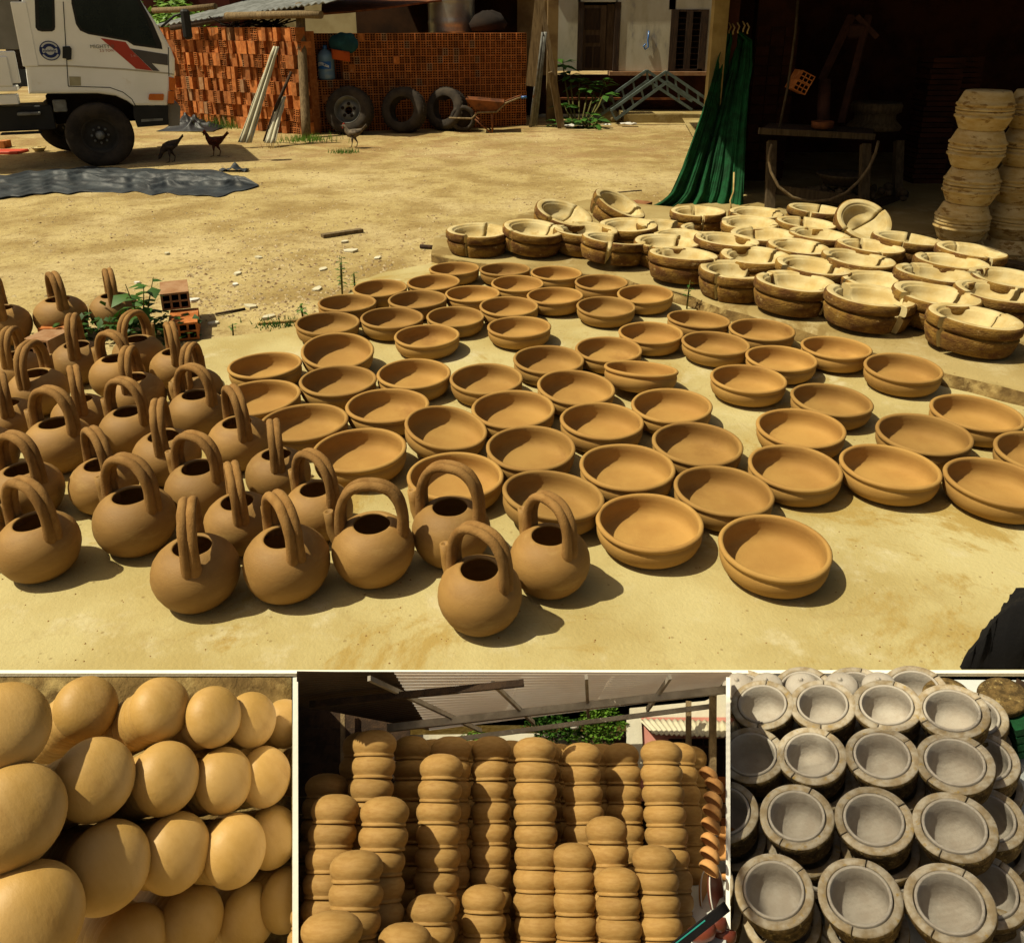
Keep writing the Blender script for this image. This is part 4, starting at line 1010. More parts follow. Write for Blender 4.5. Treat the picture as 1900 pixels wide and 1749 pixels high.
for k, (hx, hy) in enumerate(((1352, 42), (1359, 44), (1368, 42), (1378, 40), (1386, 43))):
    bm = bmesh.new(); p = CAMP + ray(hx, hy) * 8.0; q = CAMP + ray(hx + 1, hy + 20) * 8.0
    tube(bm, [p, p.lerp(q, .4) + Vector((.02, 0, 0)), p.lerp(q, .8), q], .008, 5); o = obj('tie_cord', bm, M['dry']); o.parent = cur; o.matrix_parent_inverse = cur.matrix_basis.inverted()
bm = bmesh.new(); tube(bm, [CAMP + ray(1362, 320) * 7.9, CAMP + ray(1361, 356) * 7.85, CAMP + ray(1355, 372) * 7.85, CAMP + ray(1357, 392) * 7.85], .008, 5); o = obj('tie_cord', bm, M['dry']); o.parent = cur; o.matrix_parent_inverse = cur.matrix_basis.inverted()

# ------------------------------------------------------------------ workshop contents
WZ = 7.75
T_ = lambda px, py, zc=WZ: CAMP + ray(px, py) * zc
tb = thing('workbench', 'rough dim wooden workbench standing inside the dark workshop', 'workbench', G(1520, 395, PZ))
bpy.context.view_layer.update()
def tbc(name, bm, m, r_=tb): o = obj(name, bm, m); o.parent = r_; o.matrix_parent_inverse = r_.matrix_basis.inverted(); return o
bm = bmesh.new(); beam(bm, T_(1408, 243), T_(1622, 254), .05, .055); tbc('front_rail', bm, M['bench'])
a, b = T_(1412, 241), T_(1620, 252)
bm = bmesh.new(); extrude_poly(bm, [a, b, b + Vector((.25, .6, 0)), a + Vector((.25, .6, 0))], (0, 0, -.03)); tbc('table_top', bm, M['wood_dark'])
for x0, y0, y1, zc in ((1606, 268, 392, 7.7), (1432, 262, 390, 7.9), (1668, 262, 372, 8.3)):
    bm = bmesh.new(); beam(bm, T_(x0, y0, zc), T_(x0 - 4, y1, zc), .08, .07, up=Vector((0, 1, 0))); tbc('leg', bm, M['bench'])
bm = bmesh.new(); beam(bm, T_(1440, 352, 7.95), T_(1602, 374, 7.75), .04, .09); tbc('lower_shelf', bm, M['bench'])
bm = bmesh.new(); beam(bm, T_(1602, 385, 7.7), T_(1680, 362, 8.4), .06, .07); tbc('lower_rail', bm, M['wood_dark'])
bm = bmesh.new(); pts_ = [T_(1432 + 4 * 0, 268, 7.6)]
hp = [(1432, 268), (1426, 292), (1430, 318), (1444, 346), (1470, 366), (1503, 374), (1540, 371), (1570, 358), (1594, 336), (1612, 312), (1624, 285), (1630, 262)]
tube(bm, [T_(x, y, 7.6) for x, y in hp], .014, 6); tag(obj('hose', bm, M['wood']), 'pale hose hanging in a long loop under the workbench', 'hose')
bm = bmesh.new(); tube(bm, [T_(1482, -20, 7.9), T_(1476, 60, 7.9), T_(1462, 160, 7.9), T_(1446, 238, 7.9)], .012, 6); tag(obj('rope', bm, M['bench']), 'slack rope hanging down to the workbench', 'rope')
tag(obj('orange_bowl', lathe([(0, 0), (.075, 0), (.1, .02), (.105, .07), (.1, .075), (.08, .03), (0, .02)], 28), M['rust'], loc=T_(1525, 240, 7.9)), 'small orange clay bowl standing on the workbench', 'bowl')
tag(obj('wheel_head', lathe([(0, 0), (.25, 0), (.27, .03), (.2, .1), (.2, .16), (.24, .18), (.25, .24), (.23, .27), (.1, .25), (0, .25)], 36), M['bench'], loc=T_(1620, 240, 8.5)), 'flanged round potter wheel head standing at the back of the workbench', 'wheel head')
bk = obj('hanging_brick', ME_B6O, None, None, T_(1470, 165, 8.0), (0, R_(25), 0), 1.0); tag(bk, 'pair of hollow bricks hung as a counterweight above the workbench', 'brick', None, 'thing')
bk2 = obj('brick', ME_B6O, None, bk, (.002, 0, .088)); bk.scale = (1.1,) * 3
mp = thing('clay_press', 'tall rusty press with two slanted arms behind the workbench', 'press', T_(1525, 240, 8.1)); bpy.context.view_layer.update()
bm = bmesh.new(); tube(bm, [T_(1527, 236, 8.1), T_(1530, 150, 8.1)], .06, 10); tbc('column', bm, M['press'], mp)
for p, q in (((1524, 150), (1580, 30)), ((1560, 230), (1612, 30)), ((1590, 30), (1628, 70))):
    bm = bmesh.new(); beam(bm, T_(*p, 8.2), T_(*q, 8.2), .06, .05); tbc('arm', bm, M['press'], mp)
bm = bmesh.new(); box(bm, T_(1572, 72, 8.2), T_(1604, 45, 8.2) + Vector((0, .15, 0)), bev=.02); tbc('gear_box', bm, M['press'], mp)
tag(obj('clay_basin', lathe([(0, 0), (.17, 0), (.22, .08), (.25, .1), (.24, .11), (.15, .06), (0, .04)], 36, .02, 2), M['bench'], loc=T_(1562, 342, 8.1)), 'dim clay basin under the workbench on the lower shelf', 'basin')
bm = bmesh.new(); rng = random.Random(9)
for _ in range(70):
    s = rng.uniform(.02, .05); p = Vector((rng.uniform(-.4, .5), rng.uniform(-.2, .2), rng.uniform(0, .06)))
    k0 = len(bm.verts); bmesh.ops.create_icosphere(bm, subdivisions=1, radius=s, matrix=Matrix.Translation(p)); bm.verts.ensure_lookup_table()
tag(obj('clay_scraps', bm, M['bench'], loc=T_(1575, 362, 8.1)), 'lumps of clay scraps heaped under the workbench', 'scraps', kind='stuff')
# dim stacks of bricks / molds behind, on the workshop floor
for k, (px, zc) in enumerate(((1705, 9.3), (1740, 9.6))):
    base = CAMP + ray(px, 350) * zc; base.z = PZ
    st = thing('tile_stack', ('tall dim stack of flat tiles in the dark beside the workbench', 'tall dim stack of flat tiles in the dark behind the mold columns')[k], 'tile stack', base)
    for j in range(24):
        bm = bmesh.new(); rr = random.Random(j + k * 50); box(bm, (-.17, -.17, j * .055), (.17, .17, j * .055 + .045), Matrix.Rotation(rr.uniform(-.06, .06), 4, 'Z')); obj('tile', bm, M['shade_brick'], st)
bm = bmesh.new(); beam(bm, G(1850, 492, PZ) + Vector((0, 0, .03)), G(1935, 508, PZ) + Vector((0, 0, .03)), .12, .03); tag(obj('floor_board', bm, M['bench']), 'pale flat board lying at the foot of the mold columns', 'board')

# columns of closed molds
rs = .187
shell_prof = [(0, 0), (.76, 0), (.80, .04), (.92, .32), (.96, .42), (1.02, .46), (1.03, .52), (.97, .55), (.96, .60), (1.01, .63), (1.0, .70), (.9, .715), (0, .715)]
ME_SHELL = []
for k in range(3):
    b_ = lathe(shell_prof, 44, .007, 60 + k, sc=rs); me = bpy.data.meshes.new('mold_shell'); b_.to_mesh(me); b_.free(); me.materials.append(M['shell']); ME_SHELL.append(me)
for c, (px, zc) in enumerate(((1776, 6.25), (1868, 6.3))):
    base = G(px, 470 + 4 * c, PZ)
    base = CAMP + ray(px, 470) * zc; base.z = PZ
    for k in range(5):
        rr = random.Random(c * 10 + k); z = PZ + (k * 1.43 - (.72 if True else 0)) * rs
        nm = ('at the bottom', 'second from the bottom', 'in the middle', 'second from the top', 'at the top')[k]
        t_ = thing('closed_mold', f'closed pair of plaster molds {nm} of the {("column beside the open floor", "column at the frame side")[c]}'.replace('at the frame side', 'deeper in the corner'), 'mold',
                   (base.x + rr.uniform(-.012, .012), base.y + rr.uniform(-.012, .012), z), (rr.uniform(-.015, .015), rr.uniform(-.015, .015), rr.random() * 6), 'closed molds piled in two columns')
        if k > 0: obj('mold_shell', ME_SHELL[k % 3], None, t_)
        o = obj('mold_shell', ME_SHELL[(k + 1) % 3], None, t_, (0, 0, 1.43 * rs), (math.pi, 0, rr.random()))

# ------------------------------------------------------------------ open two-piece molds drying on the platform
mp_out = [(.0, 0), (.86, 0), (.885, .04), (.94, .25), (.975, .44), (.955, .48), (.90, .50), (.90, .535), (.97, .56), (1.0, .60), (1.005, .70), (1.0, .80), (.985, .845), (.955, .86)]
mp_in = [(.80, .86), (.785, .85), (.775, .80), (.725, .79), (.705, .77), (.68, .62), (.60, .47), (.42, .40), (0, .385)]
mold_prof = [(r, z * .84) for r, z in mp_out + mp_in]
mats_ = [0] * (len(mp_out) - 1) + [1] * len(mp_in) + [1]
RM = .215
ME_HALF = []
for k in range(5):
    b_ = lathe(mold_prof, 26, .022, 20 + k, 0.01, math.pi - .012, mats=mats_, sc=RM)
    me = bpy.data.meshes.new('mold_half'); b_.to_mesh(me); b_.free(); me.materials.append(M['crust']); me.materials.append(M['plaster']); ME_HALF.append(me)
b_ = lathe(mold_prof, 18, .022, 31, 0.01, math.pi * .62, mats=mats_, sc=RM); ME_PART = bpy.data.meshes.new('mold_part'); b_.to_mesh(ME_PART); b_.free(); ME_PART.materials.append(M['crust']); ME_PART.materials.append(M['plaster'])
molds = [(876, 435, 116, 0, 0, 70), (992, 433, 116, 3, 6, 40), (1039, 412, 108, 12, 14, 60), (1134, 395, 100, 10, 22, 20), (1152, 422, 110, 0, 0, 15), (1118, 440, 117, 0, 3, 120),
         (1112, 464, 115, -4, 6, 75), (1221, 456, 119, 0, 0, 50), (1231, 480, 127, -3, 3, 140), (1257, 435, 95, 0, 0, 0), (1228, 414, 90, 0, 0, 33), (1295, 394, 98, 0, 0, 90), (1310, 418, 84, 0, 0, 110),
         (1402, 396, 99, 0, 0, 10), (1511, 392, 99, 0, 3, 60), (1393, 417, 106, 0, 0, 150), (1493, 417, 103, 0, 3, 80), (1592, 417, 99, 38, 0, 30), (1406, 437, 114, 0, 0, 95), (1517, 438, 111, 0, 3, 165),
         (1362, 455, 124, 0, 4, 140), (1480, 460, 114, 0, 3, 25), (1614, 464, 119, 0, 4, 88), (1672, 450, 127, 0, 4, 60), (1386, 477, 130, 0, 0, 30), (1582, 484, 128, 0, 4, 10), (1763, 490, 128, 0, 3, 120),
         (1791, 473, 122, 0, 3, 95), (1371, 502, 145, 0, 0, 45), (1513, 497, 129, 0, 4, 20), (1729, 509, 135, 0, 4, 110), (1637, 520, 126, 0, 2, 5), (1864, 520, 130, 0, 3, 160), (1466, 528, 140, 0, 4, 125),
         (1618, 556, 153, 0, 4, 118), (1747, 554, 152, 0, 3, 15), (1831, 544, 140, 0, 3, 18), (1799, 593, 163, 0, 4, 20)]
def rows_by_depth(items, gap):
    """items: (x, y, payload) -> list of rows nearest first, each sorted by x"""
    it = sorted(items, key=lambda t: t[1]); rows = []
    for t in it:
        if rows and t[1] - rows[-1][0][1] < gap: rows[-1].append(t)
        else: rows.append([t])
    return [sorted(r, key=lambda t: t[0]) for r in rows]
pl = []
for k, (px, py, w, tf_, tr_, cr) in enumerate(molds):
    h = .72 * RM; zc = ZC(py, PZ + h); R = w / 2 / F * zc
    p = G(px, py, PZ + h); sc_ = R / RM
    if k in (10, 12): sc_ *= 1.0
    pl.append((p.x, p.y, (k, sc_, tf_, tr_, cr)))
pl = relax(pl, lambda q: RM * .88 * min(max(q[1], .86), 1.08) if q[0] not in (10, 12) else RM * .45, fix=behind_edge)
for ri, row in enumerate(rows_by_depth(pl, .34)):
    for ci, (x, y, (k, sc_, tf_, tr_, cr)) in enumerate(row):
        rr = random.Random(100 + k)
        sc_ = min(max(sc_, .86), 1.08)
        extra = 'tilted ' if abs(tf_) + abs(tr_) > 9 else ''
        lab = f'{extra}cracked cream mold tub, {ORD[ci + 1]} from the tarp side in {ORD[ri + 1]} row from raised edge'
        lift = RM * sc_ * .8 * (math.sin(R_(abs(tf_))) + math.sin(R_(abs(tr_))))
        t_ = thing('mold_tub', lab, 'mold', (x, y, PZ + .003 + lift * .9), (R_(tf_), R_(tr_), 0), 'open mold tubs drying on the platform', sc_)
        gap = rr.choice((.004, .008, .014, .02)); c = R_(cr)
        for s in (0, 1):
            if k in (10, 12) and s == 1: continue
            me = ME_HALF[(k + s * 2) % 5]
            if k in (28, 6, 9) and s == 1: me = ME_PART
            a = c + math.pi * s
            n = Vector((-math.sin(c), math.cos(c), 0)) * (gap if s == 0 else -gap)
            t2 = Vector((math.cos(c), math.sin(c), 0)) * rr.uniform(-.006, .006)
            obj('mold_half', me, None, t_, n + t2 + Vector((0, 0, rr.uniform(0, .008))), (rr.uniform(-.02, .02), rr.uniform(-.02, .02), a + rr.uniform(-.03, .03)))

# ------------------------------------------------------------------ shallow clay bowls
bp = [(0, 0), (.62, 0), (.73, .012), (.86, .065), (.95, .165), (.995, .30), (1.005, .40), (.998, .455), (.98, .49), (.983, .512), (1.008, .535), (1.028, .57), (1.03, .605), (1.01, .635), (.975, .648), (.945, .635), (.93, .60),
      (.935, .48), (.94, .34), (.92, .22), (.86, .13), (.74, .085), (.5, .07), (.25, .062), (0, .06)]
RB = .178
bp = [(r, z * .89) for r, z in bp]
ME_BOWL = []
for k in range(6):
    b_ = lathe(bp, 56, .016, k, sc=RB); me = bpy.data.meshes.new('clay_bowl'); b_.to_mesh(me); b_.free(); me.materials.append(M['bowl']); ME_BOWL.append(me)
bowls = [(703, 536, 103), (808, 521, 99), (876, 500, 95), (945, 484, 90), (1018, 502, 96), (953, 520, 98), (1116, 523, 100), (888, 542, 103), (1018, 545, 105), (1197, 546, 105), (939, 568, 110), (1121, 566, 109), (845, 586, 110), (962, 602, 118),
         (1284, 599, 117), (1213, 622, 121), (647, 563, 109), (787, 557, 110), (730, 586, 116), (616, 595, 117), (794, 619, 122), (619, 657, 134), (499, 681, 137), (620, 705, 142), (764, 699, 139), (491, 731, 149), (714, 749, 152), (580, 779, 161), (701, 826, 171),
         (832, 789, 153), (905, 705, 138), (1043, 672, 133), (1152, 651, 126), (1168, 697, 141), (1049, 720, 146), (946, 756, 153), (1113, 777, 157), (1239, 751, 151), (1281, 815, 163), (981, 828, 166), (847, 880, 178), (1032, 920, 190),
         (1170, 870, 178), (1352, 905, 183), (1220, 957, 193), (1423, 998, 203), (1463, 865, 172), (1406, 612, 120), (1338, 635, 124), (1469, 659, 128), (1554, 638, 123), (1407, 690, 136), (1683, 671, 134), (1540, 742, 147), (1489, 796, 160), (1715, 807, 169), (1813, 771, 161),
         (1646, 863, 176), (1848, 892, 186), (1932, 838, 172)]
tilts = {21: (-9, 0), 33: (-12, 2), 29: (6, -8), 41: (2, 6), 14: (-3, 3), 34: (0, 4)}
pl = []
for k, (px, py, w) in enumerate(bowls):
    h = .56 * RB; zc = ZC(py, h); R = w / 2 / F * zc / 1.03; p = G(px, py, h); pl.append((p.x, p.y, (k, R / RB)))
pl = relax(pl, lambda q: RB * 1.035 * min(max(q[1], .9), 1.08), fix=before_edge)
for ri, row in enumerate(rows_by_depth(pl, .27)):
    for ci, (x, y, (k, sc_)) in enumerate(row):
        rr = random.Random(300 + k); sc_ = min(max(sc_, .9), 1.08)
        tx, ty = tilts.get(k, (rr.uniform(-1.5, 1.5), rr.uniform(-1.5, 1.5)))
        lift = RB * sc_ * .5 * (math.sin(R_(abs(tx))) + math.sin(R_(abs(ty)))) 
        o = obj('clay_bowl', ME_BOWL[k % 6], None, None, (x, y, .001 + lift), (R_(tx), R_(ty), rr.random() * 6.28), (sc_ * rr.uniform(.98, 1.02), sc_ * rr.uniform(.98, 1.02), sc_ * rr.uniform(.97, 1.04)))
        ex = 'tilted ' if k in (21, 33, 29) else ''
        tag(o, f'{ex}brown clay bowl, {ORD[ci + 1]} from the kettle side in {ORD[ri + 1]} row from concrete edge', 'bowl', 'shallow clay bowls drying on the concrete')

# ------------------------------------------------------------------ clay kettles
RK = .135
kp = [(0, 0), (.48, 0), (.58, .015), (.70, .09), (.84, .24), (.94, .44), (.99, .62), (1.0, .76), (.985, .92), (.93, 1.09), (.83, 1.24), (.70, 1.36), (.58, 1.435), (.49, 1.465), (.455, 1.47), (.435, 1.45), (.435, 1.41), (.55, 1.36), (.78, 1.2), (.9, .95), (.92, .7), (.8, .3), (.55, .1), (0, .08)]
ME_KB, ME_ROPE, ME_SP = [], [], []
for k in range(4):
    b_ = lathe(kp, 52, .02, 40 + k, sc=RK); me = bpy.data.meshes.new('kettle_body'); b_.to_mesh(me); b_.free(); me.materials.append(M['kettle']); ME_KB.append(me)
for k in range(3):
    pair = []
    for s in (-1, 1):
        bm = bmesh.new(); pts_, rad = [], []
        n = 26
        for i in range(n + 1):
            t = -.12 * math.pi + (1.24 * math.pi) * i / n
            c, s_ = math.cos(t), math.sin(t)
            x = .74 * math.copysign(abs(c) ** .8, c) * (1 + .03 * k) + .04 * s_; z = 1.52 + (.98 + .05 * k) * (math.copysign(abs(s_) ** .85, s_))
            e = abs(i - n / 2) / (n / 2); off = .098 * (1 - .25 * e ** 4)
            w = .012 * noise.noise(Vector((i * .5, s, k)))
            pts_.append(Vector((x, s * off + w, max(z, 1.12))) * RK); rad.append((.115 + .05 * max(0, e - .72) / .28) * RK * (1 + .05 * noise.noise(Vector((i * .7, s * 3, k * 5)))))
        tube(bm, pts_, rad, 10); me = bpy.data.meshes.new('handle_strand'); bm.to_mesh(me); bm.free(); me.materials.append(M['rope']); pair.append(me)
    ME_ROPE.append(pair)
bm = bmesh.new()
P_ = [Vector((-.86, 0, 1.0)) * RK, Vector((-.97, 0, 1.2)) * RK, Vector((-1.01, 0, 1.45)) * RK, Vector((-1.05, 0, 1.74)) * RK]
rings = tube(bm, P_, [.19 * RK, .15 * RK, .13 * RK, .12 * RK], 14, cap=False)
r2 = [bm.verts.new(v.co.lerp(P_[3], .35)) for v in rings[3]]; r3 = [bm.verts.new(v.co + (P_[2] - P_[3]) * .8) for v in r2]
for A, B in ((rings[3], r2), (r2, r3)):
    for i in range(14):
        f = bm.faces.new((A[i], A[(i + 1) % 14], B[(i + 1) % 14], B[i])); f.smooth = A is r2
bm.faces.new(r3); bmesh.ops.recalc_face_normals(bm, faces=bm.faces)
ME_SPOUT = bpy.data.meshes.new('spout'); bm.to_mesh(ME_SPOUT); bm.free(); ME_SPOUT.materials.append(M['kettle'])
# mouth centre pixel, body width in pixels, handle angle
kettles = [(104, 552, 92, 10), (205, 542, 86, 3), (6, 566, 92, -5), (24, 655, 95, -22), (64, 691, 105, -31), (141, 638, 96, -10), (212, 661, 96, 36), (252, 626, 92, -38), (322, 647, 92, 5), (243, 701, 107, -15),
           (357, 687, 98, -20), (148, 735, 105, 0), (6, 742, 105, 0), (103, 783, 121, 37), (235, 758, 109, 38), (360, 728, 106, 42), (304, 805, 121, -8), (184, 852, 120, 15), (362, 864, 128, 42), (34, 870, 128, 30), (62, 963, 145, 28),
           (246, 918, 145, 38), (355, 1012, 157, -8), (441, 780, 117, 14), (511, 835, 116, 0), (440, 920, 128, 3), (587, 898, 124, 36), (528, 995, 158, 18), (689, 970, 152, 75), (836, 939, 146, 65), (1022, 989, 149, 42), (890, 1049, 157, 52), (-42, 800, 120, 10), (-40, 930, 135, 30)]
pl = []
for k, (px, py, w, ph) in enumerate(kettles):
    h = 1.46 * RK; zc = ZC(py, h); R = w / 2 / F * ZC(py, .7 * RK) ; p = G(px, py, h)
    zc2 = (p.y * CP + (CAM_H - .7 * RK) * SP); R = w / 2 / F * zc2
    pl.append((p.x, p.y, (k, R / RK, ph)))
pl = relax(pl, lambda q: RK * 1.01 * min(max(q[1], .9), 1.12))
for ri, row in enumerate(rows_by_depth(pl, .26)):
    for ci, (x, y, (k, sc_, ph)) in enumerate(reversed(row)):
        rr = random.Random(500 + k); sc_ = min(max(sc_, .9), 1.12)
        view = math.atan2(x, y)            # bearing of the kettle from the camera
        az = R_(-90 + ph) - view           # front handle root faces the camera, turned by ph
        lab = f'round clay kettle with twin-rope handle, {ORD[ci + 1]} from bowls in {ORD[ri + 1]} row from concrete edge'
        z0 = -.03 if k in (0, 1, 2) else 0
        t_ = thing('clay_kettle', lab, 'kettle', (x, y, z0 + .001), (rr.uniform(-.02, .02), rr.uniform(-.02, .02), az), 'clay kettles drying in rows', sc_)
        if k >= 32: pass
        b_ = obj('body', ME_KB[k % 4], None, t_, rot=(0, 0, rr.random() * .6))
        pr = ME_ROPE[k % 3]
        for s in (0, 1): obj('handle_strand', pr[s], None, t_)
        obj('spout', ME_SPOUT, None, t_)

# unidentified dark shape, built like draped cloth, at the corner of the concrete
bm = bmesh.new()
BX0 = G(1788, 1247).x
bprof = [(0, 0), (.006, .035), (.041, .108), (.085, .172), (.129, .218), (.158, .255), (.176, .30), (.27, .36), (.42, .40), (.62, .36), (.78, .2), (.84, 0)]
def hump(u, v):          # slumps down away from the edge of the concrete
    x = .84 * u ** 1.5; z = interp(bprof, x) * (1 - v) ** .9; q = Vector((x * 9, v * 4, z * 9))
    w = noise.noise(q) * .018 + (1 - abs(noise.noise(q * 1.7))) ** 5 * .02
    return Vector((BX0 + x + .36 * v, EDGE_Y + .012 + max(0, w) * .6 + .36 * v, max(0, z + w * .5 * min(1, z * 12))))
grid(bm, 90, 36, hump)
F_ = [v for v in bm.verts if abs(v.co.y - EDGE_Y) < .045 and v.index >= 0]
bm.verts.ensure_lookup_table()
front = [bm.verts[i * 37] for i in range(91)]
low = [bm.verts.new((v.co.x, EDGE_Y + .012, 0)) for v in front]
for i in range(90):
    if (front[i].co - low[i]. co).length > 1e-4 or (front[i + 1].co - low[i + 1].co).length > 1e-4: bm.faces.new((low[i], low[i + 1], front[i + 1], front[i]))
bmesh.ops.remove_doubles(bm, verts=bm.verts, dist=.0004)
tag(obj('dark_shape', smooth(bm), M['cloth_dark']), 'unidentified dark draped shape at the corner of the concrete edge', 'bundle')

# ------------------------------------------------------------------ weeds
rng = random.Random(77)
def weed(px, py, z, hpx, nl, ls, label, m='leaf', broad=False, spread=.4, cat='weed'):
    p = G(px, py, z); root = thing('weed', label, cat, p)
    H = hpx / F * ZC(py, z) / CP
    for s in range(max(1, nl // 9)):
        a = rng.uniform(0, 6.28); tip = Vector((math.cos(a) * spread * H * (.3 if s else .1), math.sin(a) * spread * H * .5, H * rng.uniform(.75, 1)))
        if s == 0: tip.z = H
        bm = bmesh.new(); tube(bm, [(0, 0, -.03), tip * .5 + Vector((0, 0, .02)), tip], [.006, .005, .002], 5); obj('stem', bm, M['stem'], root)
        bm = bmesh.new()
        for k in range(9):
            f = .25 + .75 * k / 9; q = tip * f; b_ = k * 2.4 + s
            d = Vector((math.cos(b_), math.sin(b_), rng.uniform(-.1, .6))).normalized()
            if broad:
                bl = bmesh.new(); leaf(bl, q, ls * rng.uniform(.8, 1.2), rng, d, .38, .35); obj('leaf', bl, M[m], root)
            else: leaf(bm, q, ls * rng.uniform(.7, 1.2), rng, d, .16)
        if not broad: obj('foliage', bm, M[m], root)
        else: bm.free()
weed(268, 625, -.03, 108, 27, .11, 'tall broad leaved green weed growing among the bricks behind the kettles', 'leaf', True, .8)
p = G(225, 632, -.04); root = thing('creeping_weed', 'low creeping green weed covering the bricks behind the kettles', 'weed', p)
bm = bmesh.new(); leafy(bm, (0, 0, .08), (.42, .2, .12), 420, .05, rng); leafy(bm, (-.25, -.05, .05), (.3, .12, .07), 160, .045, rng); leafy(bm, (.3, .06, .06), (.18, .12, .12), 120, .05, rng); obj('foliage', bm, M['leaf'], root)
weed(635, 548, -.03, 70, 27, .05, 'thin upright weed at the back edge of the concrete', spread=.2)
weed(659, 540, -.03, 34, 18, .04, 'small weed beside the thin upright weed', spread=.4)
weed(562, 588, -.03, 24, 18, .05, 'low weed behind the end bowl at the back edge', spread=.7)
weed(432, 618, -.03, 16, 9, .04, 'tiny sprig at the back edge of the concrete', spread=.5)
weed(1275, 565, .03, 45, 9, .045, 'small sprig growing out of the raised edge', spread=.3)
def tuft(px, py, w, h, n, label, m):
    p = G(px, py, DZ); bm = bmesh.new()
    for _ in range(n):
        a = Vector((rng.gauss(0, w * .4), rng.gauss(0, w * .25), -.01)); d = Vector((rng.uniform(-.5, .5), rng.uniform(-.4, .4), 1)) * h * rng.uniform(.4, 1)
        s = Vector((.006, 0, 0)); v = [bm.verts.new(q) for q in (a - s, a + s, a + d)]; bm.faces.new(v)
    tag(obj('grass_tuft', bm, m, loc=p), label, 'grass', kind='stuff')
tuft(432, 236, .75, .28, 420, 'grass tuft', M['leaf_light']); tuft(570, 262, .5, .16, 260, 'grass tuft', M['leaf_light']); tuft(640, 284, .25, .1, 120, 'grass tuft', M['leaf_light']); tuft(415, 222, .9, .3, 220, 'grass tuft', M['dry'])
tuft(520, 604, .2, .05, 160, 'grass tuft', M['leaf']); tuft(505, 275, .2, .16, 20, 'grass', M['dry'])

bm = bmesh.new(); rng = random.Random(55)
for _ in range(900):
    p = G(rng.uniform(-20, 1900), 640 + 600 * rng.random() ** .9, 0)
    if p.y < EDGE_Y + .03 or edge_gap(p.x, p.y)[0] < .03: continue
    pebble(p, rng.choice((.002, .003, .004, .006)))
tag(obj('clay_crumbs', bm, M['rope']), kind='stuff')

# ================================================================== lower bays in front of the terrace
BR = Matrix((BX, BF, BU)).transposed()          # bay axes: x across, y away, z up within the bay
BE = BR.to_euler()
def clip(o, p0_, n_):
    """cuts a piece flush against a board: keeps the side the normal points to"""
    bpy.context.view_layer.update(); me = o.data.copy(); o.data = me; inv = o.matrix_world.inverted()
    bm = bmesh.new(); bm.from_mesh(me); q = inv @ p0_; nn_ = (inv.to_3x3() @ n_)
    nn_ = (o.matrix_world.to_3x3().transposed() @ n_).normalized()
    r_ = bmesh.ops.bisect_plane(bm, geom=list(bm.verts) + list(bm.edges) + list(bm.faces), plane_co=q, plane_no=nn_, clear_inner=True)
    bmesh.ops.holes_fill(bm, edges=[e for e in r_['geom_cut'] if isinstance(e, bmesh.types.BMEdge)], sides=0)
    n_left = len(bm.verts); bm.to_mesh(me); bm.free(); return n_left
def board_plane(px, sgn):
    a, b = ray(px, 1300), ray(px, 1700); n = b.cross(a).normalized()
    if n.x * sgn < 0: n = -n
    return CAMP, n
# ------------------------------------------------------------------ bay of sloping stacks of round-bottomed bowls
RD = .062
dp = [(.985, 0), (1.0, .025), (1.0, .08), (.985, .19), (.935, .35), (.84, .50), (.69, .635), (.50, .725), (.27, .775), (0, .79)]
ME_DOME = []
for k in range(4):
    b_ = lathe([(.93, .02)] + dp, 52, .012, 70 + k, sc=RD); me = bpy.data.meshes.new('round_bowl'); b_.to_mesh(me); b_.free(); me.materials.append(M['dome']); ME_DOME.append(me)
